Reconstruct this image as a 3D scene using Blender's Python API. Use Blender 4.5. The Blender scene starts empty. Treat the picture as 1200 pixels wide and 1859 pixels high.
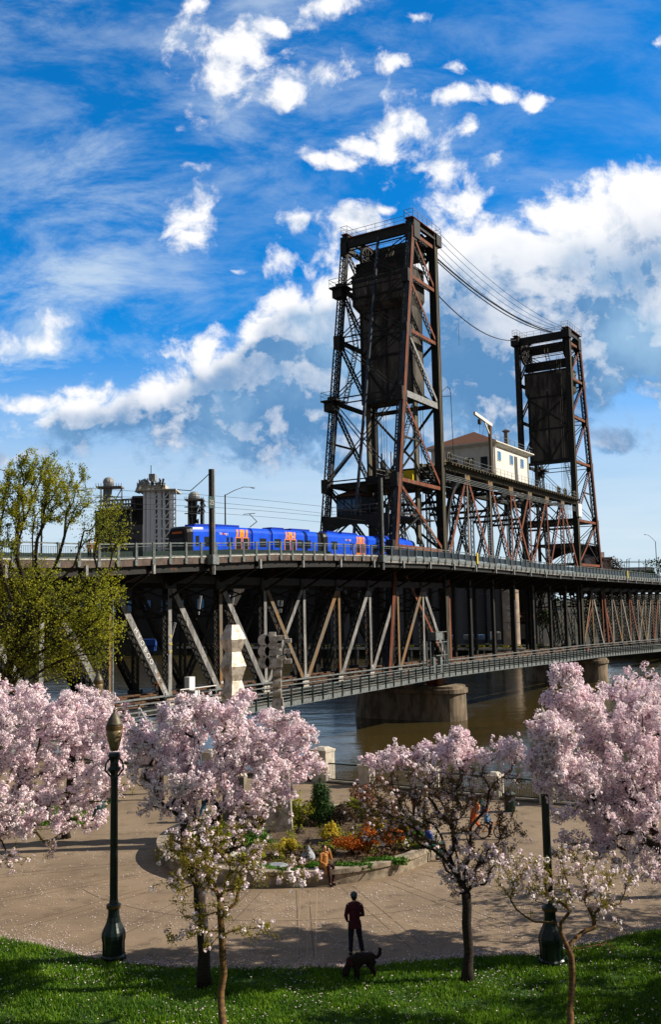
import bpy, math, random
import numpy as np
from mathutils import Vector, Matrix
random.seed(7); RNG = np.random.default_rng(11)
S = bpy.context.scene; COL = S.collection
rad = math.radians
# ---------------------------------------------------------------- camera
F=1700.; CX=600.; CY=929.5; PIT=math.atan(177/1700); ROL=0.02; H=10.
_f=np.array([0,math.cos(PIT),math.sin(PIT)]); _r0=np.array([1.,0,0]); _u0=np.array([0,-math.sin(PIT),math.cos(PIT)])
_r=_r0*math.cos(ROL)-_u0*math.sin(ROL); _u=_u0*math.cos(ROL)+_r0*math.sin(ROL)
EYE=np.array([0,0,H])
cd=bpy.data.cameras.new('camera'); cam=bpy.data.objects.new('camera',cd); COL.objects.link(cam); S.camera=cam
M=Matrix(((_r[0],_u[0],-_f[0],0),(_r[1],_u[1],-_f[1],0),(_r[2],_u[2],-_f[2],H),(0,0,0,1)))
cam.matrix_world=M
cd.sensor_fit='HORIZONTAL'; cd.sensor_width=36; cd.lens=36*F/1200; cd.clip_start=.3; cd.clip_end=20000
S.view_settings.view_transform='Standard'; S.view_settings.look='None'; S.view_settings.exposure=0.4; S.view_settings.gamma=1
S.render.resolution_x=662; S.render.resolution_y=1024
S.cycles.max_bounces=5; S.cycles.transparent_max_bounces=8; S.cycles.caustics_reflective=False; S.cycles.caustics_refractive=False
def ray(u,v): return _f+_r*((u-CX)/F)-_u*((v-CY)/F)
def gnd(u,v,z=0.):
    d=ray(u,v); return EYE+d*((z-H)/d[2])
def at(u,v,Y):
    d=ray(u,v); return EYE+d*(Y/d[1])
# bridge frame: s along the deck, w across it away from the camera
A0=np.array([16.12,136.0]); TH=rad(32); DD=np.array([math.sin(TH),math.cos(TH)]); NN=np.array([-math.cos(TH),math.sin(TH)])
D3=np.array([DD[0],DD[1],0]); N3=np.array([NN[0],NN[1],0]); UP=np.array([0,0,1.])
def W(s,w,z): return np.array([A0[0]+s*DD[0]+w*NN[0],A0[1]+s*DD[1]+w*NN[1],z])
def onp(u,v,w):
    r=ray(u,v); p0=np.array([A0[0]+w*NN[0],A0[1]+w*NN[1],0]); t=((p0-EYE)@N3)/(r@N3); p=EYE+r*t
    return (p[:2]-A0)@DD,p[2]
# ---------------------------------------------------------------- sun and sky
SUN_EL=rad(33); sdir=np.array([math.cos(rad(4))*math.cos(SUN_EL),math.sin(rad(4))*math.cos(SUN_EL),math.sin(SUN_EL)])
sl=bpy.data.lights.new('sun','SUN'); sl.energy=5.0; sl.angle=rad(.5); sl.color=(1,.9,.76)
so=bpy.data.objects.new('sun',sl); COL.objects.link(so); so.rotation_euler=Vector(-sdir).to_track_quat('-Z','Y').to_euler()
world=bpy.data.worlds.new('World'); S.world=world; world.use_nodes=True
class NT:
    def __init__(s,t): s.t=t; s.n=t.nodes; s.l=t.links
    def node(s,ty,**k):
        n=s.n.new(ty)
        for a,b in k.items(): setattr(n,a,b)
        return n
    def put(s,sock,v):
        if isinstance(v,bpy.types.NodeSocket): s.l.new(v,sock)
        else: sock.default_value=v
    def m(s,op,a,b=None,c=None,clamp=False):
        n=s.node('ShaderNodeMath',operation=op,use_clamp=clamp); s.put(n.inputs[0],a)
        if b is not None: s.put(n.inputs[1],b)
        if c is not None: s.put(n.inputs[2],c)
        return n.outputs[0]
    def vm(s,op,a,b=None,c=None):
        n=s.node('ShaderNodeVectorMath',operation=op); s.put(n.inputs[0],a)
        if b is not None: s.put(n.inputs[1],b)
        if c is not None: s.put(n.inputs[2],c)
        return n.outputs['Value'] if op in('LENGTH','DOT_PRODUCT') else n.outputs[0]
    def noise(s,vec,scale,det=4,rough=.55,dist=0,lac=2.):
        n=s.node('ShaderNodeTexNoise'); s.put(n.inputs['Vector'],vec); n.inputs['Scale'].default_value=scale
        n.inputs['Detail'].default_value=det; n.inputs['Roughness'].default_value=rough; n.inputs['Distortion'].default_value=dist
        return n.outputs[0]
    def ramp(s,v,a,b,x=0.,y=1.,smooth=True):
        n=s.node('ShaderNodeMapRange',interpolation_type='SMOOTHSTEP' if smooth else 'LINEAR')
        for i,q in enumerate((v,a,b,x,y)): s.put(n.inputs[i],q)
        return n.outputs[0]
    def mix(s,f,a,b,mode='MIX'):
        n=s.node('ShaderNodeMix',data_type='RGBA',blend_type=mode); s.put(n.inputs[0],f)
        s.put(n.inputs[6],a if isinstance(a,bpy.types.NodeSocket) else (*a,1)); s.put(n.inputs[7],b if isinstance(b,bpy.types.NodeSocket) else (*b,1))
        return n.outputs[2]
def ae(u,v):
    d=ray(u,v); return d[0]/d[1],d[2]/d[1]
def make_sky():
    t=NT(world.node_tree); t.n.clear()
    tc=t.node('ShaderNodeTexCoord'); sx=t.node('ShaderNodeSeparateXYZ'); t.l.new(tc.outputs['Generated'],sx.inputs[0])
    y=t.m('MAXIMUM',t.m('ABSOLUTE',sx.outputs[1]),.12)
    a=t.m('DIVIDE',sx.outputs[0],y); e=t.m('DIVIDE',sx.outputs[2],y)
    cb=t.node('ShaderNodeCombineXYZ'); t.l.new(a,cb.inputs[0]); t.l.new(e,cb.inputs[1]); P=cb.outputs[0]
    # cloud density group
    g=bpy.data.node_groups.new('cloud density','ShaderNodeTree')
    g.interface.new_socket('P',in_out='INPUT',socket_type='NodeSocketVector'); g.interface.new_socket('D',in_out='OUTPUT',socket_type='NodeSocketFloat'); g.interface.new_socket('B',in_out='OUTPUT',socket_type='NodeSocketFloat')
    q=NT(g); gi=q.node('NodeGroupInput'); go=q.node('NodeGroupOutput'); p=gi.outputs[0]
    w1=q.node('ShaderNodeTexNoise'); q.l.new(p,w1.inputs['Vector']); w1.inputs['Scale'].default_value=9; w1.inputs['Detail'].default_value=3
    pw=q.vm('ADD',p,q.vm('MULTIPLY',q.vm('SUBTRACT',w1.outputs['Color'],(.5,.5,.5)),(.05,.05,0)))
    blobs=[(425,85,105,58),(408,165,66,55),(500,45,50,22),(350,20,34,20),(612,12,70,22),(515,180,40,34),(708,245,50,58),(665,265,46,26),(772,300,84,58),
     (355,385,36,46),(360,425,26,30),(587,292,52,20),(508,472,36,26),(640,408,70,36),(690,390,22,14),(340,296,34,14),(727,128,48,24),(765,38,34,16),(822,130,30,16),(905,165,34,16),(975,178,30,18),
     (800,368,74,32),(845,232,18,22),(560,125,60,22),(425,487,26,8),(1190,75,30,14),(245,708,38,16),(395,775,60,16),(525,776,26,8),(810,180,60,18),(60,620,60,18),(90,575,28,30),(70,725,80,20),(150,700,50,14),(1110,720,60,60),(1150,790,90,26),(300,645,60,16),(40,830,120,16)]
    m=None
    for u,v,ru,rv in blobs:
        c=ae(u,v); sx_,sy_=F/(ru*1.2),F/(rv*1.2)
        L=q.vm('LENGTH',q.vm('MULTIPLY_ADD',pw,(sx_,sy_,0),(-c[0]*sx_,-c[1]*sy_,0)))
        k=q.m('MULTIPLY',q.m('SUBTRACT',1.0,L),.55)
        m=k if m is None else q.m('MAXIMUM',m,k)
    sp=q.node('ShaderNodeSeparateXYZ'); q.l.new(pw,sp.inputs[0])
    def curve(pts):
        c=q.node('ShaderNodeFloatCurve'); x=q.m('MULTIPLY_ADD',sp.outputs[0],1/.8,.5); q.l.new(x,c.inputs['Value']); cu=c.mapping.curves[0]
        P_=[]
        for u,v in pts:
            aa,ee=ae(u,v); P_.append((aa/.8+.5,ee))
        P_=[(0,P_[0][1])]+P_+[(1,P_[-1][1])]
        while len(cu.points)<len(P_): cu.points.new(.5,.5)
        for pt,(x_,y_) in zip(cu.points,P_): pt.location=(x_,y_); pt.handle_type='AUTO_CLAMPED'
        c.mapping.update(); return c.outputs[0]
    top=curve([(30,765),(110,725),(210,678),(300,640),(400,600),(460,560),(520,505),(600,485),(700,470),(800,405),(900,392),(960,385),(1000,350),(1070,325),(1140,300),(1200,285)])
    bot=curve([(30,810),(110,825),(250,850),(400,870),(560,880),(700,880),(850,870),(1000,840),(1060,800),(1200,775)])
    big=q.m('MINIMUM',q.m('MULTIPLY_ADD',q.m('SUBTRACT',top,sp.outputs[1]),q.ramp(sp.outputs[0],-.2,.05,13,23),.2),q.m('MULTIPLY',q.m('SUBTRACT',sp.outputs[1],bot),13))
    big=q.m('MINIMUM',big,1.5)
    m=q.m('MAXIMUM',m,big)
    n1=q.noise(pw,16,8,.6); n2=q.noise(pw,6,4,.5)
    n3=q.noise(pw,44,6,.65)
    d=q.m('ADD',q.m('ADD',q.m('MULTIPLY',q.m('SUBTRACT',n1,.5),2.5),q.m('MULTIPLY',q.m('SUBTRACT',n3,.5),1.0)),q.m('MULTIPLY',q.m('SUBTRACT',n2,.5),.8))
    # bright bank seen under the big cloud and the small bumps on its rim
    v=q.node('ShaderNodeTexVoronoi',feature='SMOOTH_F1'); q.l.new(pw,v.inputs['Vector']); v.inputs['Scale'].default_value=26; v.inputs['Smoothness'].default_value=.6
    d=q.m('ADD',d,q.m('MULTIPLY',q.m('SUBTRACT',.35,v.outputs[0]),.5))
    q.l.new(q.m('ADD',m,d),go.inputs[0]); q.l.new(q.m('ADD',q.m('SUBTRACT',top,sp.outputs[1]),q.m('MULTIPLY',q.m('SUBTRACT',n2,.5),.16)),go.inputs[1])
    def dens(v_):
        n=t.node('ShaderNodeGroup',node_tree=g); t.put(n.inputs[0],v_); dens.last=n.outputs[1]; return n.outputs[0]
    d0=dens(P); Bg=dens.last; d1=dens(t.vm('ADD',P,(.012,.016,0))); d2=dens(t.vm('ADD',P,(.02,.075,0)))
    sky=t.node('ShaderNodeTexSky',sky_type='NISHITA'); sky.sun_disc=False; sky.sun_elevation=SUN_EL; sky.sun_rotation=rad(90-4); sky.air_density=1.0; sky.dust_density=.3; sky.ozone_density=2.5
    base=t.mix(1.0,sky.outputs[0],(.045,1.25,2.2),'MULTIPLY')      # polarised, deep spring blue
    hz=t.ramp(e,.0,.30,1,0); base=t.mix(t.m('MULTIPLY',hz,.8),base,t.mix(1.0,sky.outputs[0],(.75,1.0,1.15),'MULTIPLY'))
    # high cirrus: long thin streaks fanning out
    mp=t.node('ShaderNodeMapping'); t.l.new(P,mp.inputs[0]); mp.inputs['Rotation'].default_value=(0,0,rad(38)); mp.inputs['Scale'].default_value=(5.5,13,1)
    c1=t.noise(mp.outputs[0],1.1,10,.66,.35); lowm=t.noise(P,2.6,3,.5)
    cir=t.m('MULTIPLY',t.ramp(c1,.38,.72),t.ramp(lowm,.34,.62,.3,1))
    left=t.ramp(a,.1,-.3,.5,1.2); cir=t.m('MULTIPLY',cir,left,clamp=True)
    mp2=t.node('ShaderNodeMapping'); t.l.new(P,mp2.inputs[0]); mp2.inputs['Rotation'].default_value=(0,0,rad(-6)); mp2.inputs['Scale'].default_value=(3,34,1)
    c2=t.noise(mp2.outputs[0],1.3,6,.6,.4); low=t.m('MULTIPLY',t.ramp(c2,.36,.66),t.ramp(e,.28,.12),clamp=True)
    veil=t.m('MULTIPLY',t.ramp(e,.33,.06),.95)
    cirr=t.m('MAXIMUM',t.m('MULTIPLY',cir,.72),t.m('MAXIMUM',t.m('MULTIPLY',low,.8),t.m('MULTIPLY',veil,t.m('MULTIPLY_ADD',c2,.5,.62))),clamp=True)
    col=t.mix(cirr,base,(8.2,9.6,10.8))
    cov=t.ramp(d0,-.1,.5)
    lit=t.m('MULTIPLY_ADD',t.m('SUBTRACT',d0,d1),.9,.5,clamp=True)
    body=t.ramp(t.m('MULTIPLY',Bg,t.ramp(a,-.2,.22,3.3,1.0)),.03,.12); gn=t.noise(P,5.5,5,.55)
    puff=t.m('MULTIPLY',t.ramp(d2,.0,.9),.55)
    grey=t.mix(t.ramp(gn,.42,.72),(1.3,3.3,6.4),(4.2,6.8,9.6))
    inb=t.ramp(Bg,-.03,-.005)
    pn=t.ramp(t.noise(P,11,7,.6,.2),.34,.62)
    shl=t.m('MULTIPLY',t.m('SUBTRACT',.56,lit),1.5,clamp=True)
    sh_=t.m('ADD',t.m('MULTIPLY',body,t.m('MULTIPLY_ADD',pn,.55,.38)),t.m('MULTIPLY',shl,t.m('MULTIPLY_ADD',body,.45,.35)),clamp=True)
    sh_=t.m('MAXIMUM',sh_,t.m('MULTIPLY',puff,t.m('SUBTRACT',1.,inb)))
    cc=t.mix(sh_,(12.0,12.0,12.2),grey)
    col=t.mix(cov,col,cc)
    # overhead and behind: unseen sky greyed to cut the blue fill in shadows
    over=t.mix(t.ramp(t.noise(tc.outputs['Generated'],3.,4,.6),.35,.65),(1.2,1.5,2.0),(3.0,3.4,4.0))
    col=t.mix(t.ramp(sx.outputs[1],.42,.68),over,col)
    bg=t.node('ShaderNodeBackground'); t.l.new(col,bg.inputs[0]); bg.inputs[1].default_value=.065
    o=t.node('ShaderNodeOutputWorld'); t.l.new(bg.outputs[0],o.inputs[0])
make_sky()
world.cycles.sampling_method='MANUAL'; world.cycles.sample_map_resolution=512
# ---------------------------------------------------------------- materials
MATS={}
def mat(name,c1,c2=None,scale=3.,rough=.75,metal=0,lo=.4,hi=.62,stretch=(1,1,1),c3=None,lo3=.6,hi3=.7,scale3=8,bump=0,bscale=30,trans=0,spec=.3,det=5,glass=False,speck=None,speckscale=60):
    m=bpy.data.materials.new(name); m.use_nodes=True; t=NT(m.node_tree); t.n.clear()
    b=t.node('ShaderNodeBsdfPrincipled'); b.inputs['Roughness'].default_value=rough; b.inputs['Metallic'].default_value=metal; b.inputs['Specular IOR Level'].default_value=spec
    geo=t.node('ShaderNodeNewGeometry'); P=geo.outputs['Position']
    Pm=t.vm('MULTIPLY',P,stretch)
    col=None
    if c2:
        n=t.noise(Pm,scale,det,.6); col=t.mix(t.ramp(n,lo,hi),c1,c2)
        if c3: n3=t.noise(Pm,scale3,5,.6); col=t.mix(t.ramp(n3,lo3,hi3),col,c3)
    if speck:
        n=t.noise(P,speckscale,2,.5); col=t.mix(t.ramp(n,.62,.7),col,speck)
    if col is None: b.inputs['Base Color'].default_value=(*c1,1)
    else: t.l.new(col,b.inputs['Base Color'])
    if bump:
        n=t.noise(P,bscale,4,.6); bp=t.node('ShaderNodeBump'); bp.inputs['Strength'].default_value=bump; bp.inputs['Distance'].default_value=.03; t.l.new(n,bp.inputs['Height']); t.l.new(bp.outputs[0],b.inputs['Normal'])
    o=t.node('ShaderNodeOutputMaterial')
    if trans:
        tr=t.node('ShaderNodeBsdfTranslucent')
        if col is None: tr.inputs[0].default_value=(*c1,1)
        else: t.l.new(col,tr.inputs[0])
        mx=t.node('ShaderNodeMixShader'); mx.inputs[0].default_value=trans; t.l.new(b.outputs[0],mx.inputs[1]); t.l.new(tr.outputs[0],mx.inputs[2]); t.l.new(mx.outputs[0],o.inputs[0])
    else: t.l.new(b.outputs[0],o.inputs[0])
    MATS[name]=m; return m
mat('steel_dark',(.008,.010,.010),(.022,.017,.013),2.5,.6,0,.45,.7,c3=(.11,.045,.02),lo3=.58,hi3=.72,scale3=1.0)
mat('steel_blue',(.03,.05,.08),(.015,.02,.03),2,.5,0,stretch=(1,1,.2),c3=(.22,.2,.17),lo3=.6,hi3=.68,scale3=3)
mat('steel_grey',(.27,.27,.26),(.14,.14,.14),1.2,.65,0,.4,.6,stretch=(1.6,1.6,.35),c3=(.22,.13,.06),lo3=.58,hi3=.7,scale3=.5,speck=(.045,.035,.03),speckscale=4.5)
mat('steel_ochre',(.2,.115,.045),(.13,.12,.1),.7,.7,0,.42,.62,stretch=(1.6,1.6,.3),c3=(.22,.07,.02),lo3=.6,hi3=.7,scale3=1.2,speck=(.045,.035,.03),speckscale=4.5)
mat('steel_rust',(.21,.058,.022),(.12,.032,.014),1.2,.75,0,.42,.62,stretch=(1.5,1.5,.4),c3=(.15,.12,.08),lo3=.56,hi3=.68,scale3=.55,speck=(.045,.035,.03),speckscale=4.5)
mat('steel_rust_tower',(.17,.055,.025),(.055,.03,.018),1.0,.75,0,.42,.6,stretch=(1.5,1.5,.3),c3=(.10,.09,.07),lo3=.58,hi3=.7,scale3=.7,speck=(.045,.035,.03),speckscale=4.5)
mat('steel_olive',(.12,.10,.065),(.05,.05,.035),1.5,.7,0,.4,.6,stretch=(1.5,1.5,.15),c3=(.18,.07,.025),lo3=.62,hi3=.7,scale3=.8,speck=(.045,.035,.03),speckscale=4.5)
mat('steel_silver',(.32,.33,.33),(.2,.2,.2),3,.5)
mat('galv',(.22,.245,.25),(.13,.15,.15),4,.5,.2)
mat('rail_dark',(.012,.03,.026),rough=.5)
mat('rail_grey',(.17,.2,.2),(.1,.12,.12),3,.5)
mat('deck_panel',(.12,.085,.07),(.07,.055,.045),2,.8)
mat('deck_white',(.5,.49,.46),(.3,.3,.28),2,.7)
mat('asphalt',(.05,.05,.05),(.035,.035,.035),2,.9)
mat('timber',(.16,.085,.045),(.06,.035,.022),3,.9,0,.4,.6)
mat('concrete_dark',(.17,.15,.12),(.09,.08,.065),.6,.9,0,.4,.62,stretch=(1,1,.5),c3=(.3,.27,.22),lo3=.6,hi3=.75,scale3=1.5,bump=.4,bscale=4)
mat('concrete_cw',(.11,.10,.085),(.035,.031,.027),.7,.9,0,.4,.6,stretch=(1,1,.25),c3=(.26,.22,.17),lo3=.62,hi3=.7,scale3=.5)
mat('concrete_pier',(.27,.21,.145),(.13,.10,.07),.9,.9,0,.4,.62,stretch=(1,1,.4),c3=(.12,.1,.07),lo3=.55,hi3=.68,scale3=.5,bump=.4,bscale=5)
mat('concrete_wall',(.38,.32,.24),(.2,.165,.12),2.2,.9,0,.4,.62,c3=(.10,.09,.06),lo3=.58,hi3=.68,scale3=3,bump=.4,bscale=14)
mat('concrete_pale',(.55,.5,.42),(.42,.38,.31),4,.85,bump=.2)
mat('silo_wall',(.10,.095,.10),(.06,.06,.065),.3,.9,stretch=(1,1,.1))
mat('silo_sunlit',(.45,.35,.26),(.3,.24,.2),.4,.9)
mat('house_cream',(.82,.80,.74),(.74,.71,.63),.8,.8)
mat('roof_rust',(.2,.085,.045),(.13,.06,.035),3,.9,stretch=(1,1,3))
mat('pink_stucco',(.5,.34,.29),(.44,.3,.25),.2,.9)
mat('grey_wall',(.13,.13,.14),(.09,.09,.10),.3,.9)
mat('white_wall',(.62,.6,.56),(.5,.48,.45),.3,.85)
mat('window_blue',(.07,.2,.4),rough=.15,spec=.6)
mat('window_dark',(.012,.016,.02),rough=.25,spec=.4)
mat('tram_blue',(.012,.10,.80),(.01,.08,.7),1,.22,spec=.6)
mat('tram_dark_blue',(.008,.04,.35),rough=.3)
mat('tram_orange',(.85,.26,.02),rough=.35)
mat('tram_black',(.008,.008,.01),rough=.4,spec=.2)
mat('white_paint',(.8,.8,.8),rough=.5)
mat('red_paint',(.6,.03,.03),rough=.5)
mat('graf_pink',(.75,.35,.3),rough=.6)
mat('yellow_paint',(.75,.55,.02),rough=.5)
mat('sign_orange',(.6,.12,.02),rough=.5)
mat('lamp_green',(.006,.018,.016),(.003,.01,.01),6,.35,.3,spec=.6)
mat('lamp_teal',(.03,.09,.09),(.015,.05,.05),6,.4)
mat('lamp_bronze',(.13,.115,.08),(.08,.07,.05),6,.5,.2)
mat('lamp_glass',(.30,.23,.12),(.22,.17,.08),8,.3,trans=.3)
mat('brass',(.10,.06,.02),rough=.5,metal=.3)
mat('sculpture_steel',(.62,.56,.48),(.36,.31,.25),3.2,.5,.35,.38,.62,c3=(.2,.16,.12),lo3=.54,hi3=.7,scale3=2.2,bump=.35,bscale=9,speck=(.3,.25,.2),speckscale=9)
mat('plaza',(.275,.205,.135),(.205,.152,.10),.35,.92,0,.35,.65,c3=(.155,.112,.075),lo3=.5,hi3=.72,scale3=1.3,bump=.25,bscale=60,speck=(.3,.22,.165),speckscale=35)
def stain_plaza():
    m=MATS['plaza']; t=NT(m.node_tree); b=[n for n in t.n if n.type=='BSDF_PRINCIPLED'][0]; src=b.inputs['Base Color'].links[0].from_socket
    geo=t.node('ShaderNodeNewGeometry'); n=t.noise(geo.outputs['Position'],.9,8,.7,1.2); k=t.ramp(n,.56,.72); c1=t.mix(t.m('MULTIPLY',k,.45),src,(.11,.08,.055))
    n=t.noise(t.vm('MULTIPLY',geo.outputs['Position'],(.35,2.2,1)),1.4,5,.6); c2=t.mix(t.m('MULTIPLY',t.ramp(n,.55,.75),.3),c1,(.38,.30,.22)); t.l.new(c2,b.inputs['Base Color'])
stain_plaza()
mat('joint',(.34,.24,.15),rough=.9)
mat('joint_dark',(.08,.055,.04),rough=.9)
mat('grass_base',(.03,.075,.008),(.018,.045,.006),1.2,.95)
mat('grass_blade',(.16,.30,.012),(.06,.15,.008),.9,.7,trans=.35,lo=.35,hi=.65)
mat('petal_white',(.66,.55,.55),rough=.8)
mat('soil',(.13,.09,.055),(.06,.042,.026),5,.95,bump=.5,bscale=20,speck=(.3,.23,.16),speckscale=14)
mat('bank_earth',(.06,.055,.03),(.03,.03,.018),.2,.95)
mat('bark',(.035,.024,.018),(.015,.011,.009),8,.9,0,.4,.6,stretch=(1,1,4),c3=(.08,.07,.045),lo3=.62,hi3=.7,scale3=6,bump=.5,bscale=30)
mat('bark_moss',(.05,.045,.022),(.03,.024,.014),6,.9,c3=(.14,.10,.03),lo3=.56,hi3=.68,scale3=5)
mat('bark_gold',(.16,.085,.025),(.06,.035,.018),6,.85,stretch=(1,1,3))
mat('blossom',(.97,.87,.91),(.95,.76,.84),1.6,.85,0,.35,.65,trans=.3,c3=(.96,.92,.93),lo3=.5,hi3=.7,scale3=6,spec=.1)
mat('blossom_pale',(.95,.88,.88),(.92,.76,.8),2.5,.85,0,.35,.65,trans=.3,spec=.1)
mat('calyx',(.45,.2,.16),(.3,.2,.06),6,.8,trans=.3)
mat('leaf_young',(.30,.26,.03),(.2,.17,.025),3,.7,trans=.45)
mat('leaf_bronze',(.2,.10,.05),(.13,.11,.03),3,.7,trans=.3)
mat('leaf_olive',(.42,.42,.03),(.20,.23,.02),.55,.7,0,.4,.6,trans=.45)
mat('leaf_dark',(.02,.055,.012),(.035,.09,.015),3,.6,trans=.2)
mat('leaf_orange',(.55,.17,.02),(.4,.1,.015),4,.8,trans=.35)
mat('leaf_yellow',(.6,.45,.04),(.42,.36,.04),4,.8,trans=.35)
mat('leaf_green',(.09,.22,.015),(.05,.14,.012),4,.75,trans=.3)
mat('leaf_hill',(.13,.16,.03),(.06,.09,.02),.15,.9)
mat('leaf_bank',(.035,.05,.012),(.06,.085,.015),.3,.9)
mat('brush_brown',(.12,.07,.04),(.06,.045,.03),.3,.9)
mat('twig_pink',(.3,.14,.09),rough=.9)
mat('rock',(.33,.36,.4),(.2,.22,.25),3,.8,bump=.6,bscale=8)
mat('rock_pale',(.65,.62,.58),(.45,.43,.4),3,.8,bump=.6,bscale=8)
mat('skin',(.55,.3,.2),rough=.6,spec=.3)
mat('hair_dark',(.02,.012,.008),rough=.6)
for n_,c_ in dict(cloth_maroon=(.07,.008,.018),cloth_navy=(.012,.014,.03),cloth_black=(.01,.01,.01),cap_teal=(.05,.09,.1),cloth_tan=(.5,.22,.06),cloth_brown=(.05,.02,.02),cloth_jeans=(.03,.12,.2),cloth_blue=(.015,.06,.28),cloth_white=(.6,.62,.65),cloth_peach=(.62,.22,.1),cloth_orange=(.6,.1,.02),cloth_pink=(.7,.03,.12),cloth_sky=(.1,.25,.5),cloth_teal=(.02,.25,.2),dog_fur=(.018,.009,.007),shoe_white=(.6,.6,.6)).items():
    mat(n_,c_,tuple(x*.7 for x in c_),14,.85)
def water_mat():
    m=bpy.data.materials.new('water'); m.use_nodes=True; t=NT(m.node_tree); t.n.clear()
    geo=t.node('ShaderNodeNewGeometry'); P=geo.outputs['Position']
    b=t.node('ShaderNodeBsdfPrincipled'); b.inputs['Roughness'].default_value=.12; b.inputs['IOR'].default_value=1.33
    n=t.noise(t.vm('MULTIPLY',P,(.6,1,1)),.05,3,.5); t.l.new(t.mix(t.ramp(n,.35,.65),(.058,.042,.012),(.04,.033,.013)),b.inputs['Base Color'])
    a=t.noise(t.vm('MULTIPLY',P,(1,.8,1)),1.1,4,.6,.3); c=t.noise(t.vm('MULTIPLY',P,(.5,1.,1)),.16,3,.5); r=t.ramp(t.noise(P,.035,3,.6,1.5),.4,.62,.15,1)
    h=t.m('ADD',t.m('MULTIPLY',t.m('MULTIPLY',a,.12),r),t.m('MULTIPLY',c,.35)); bp=t.node('ShaderNodeBump'); bp.inputs['Strength'].default_value=.5; bp.inputs['Distance'].default_value=.6; t.l.new(h,bp.inputs['Height']); t.l.new(bp.outputs[0],b.inputs['Normal'])
    o=t.node('ShaderNodeOutputMaterial'); t.l.new(b.outputs[0],o.inputs[0]); MATS['water']=m
water_mat()
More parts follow.
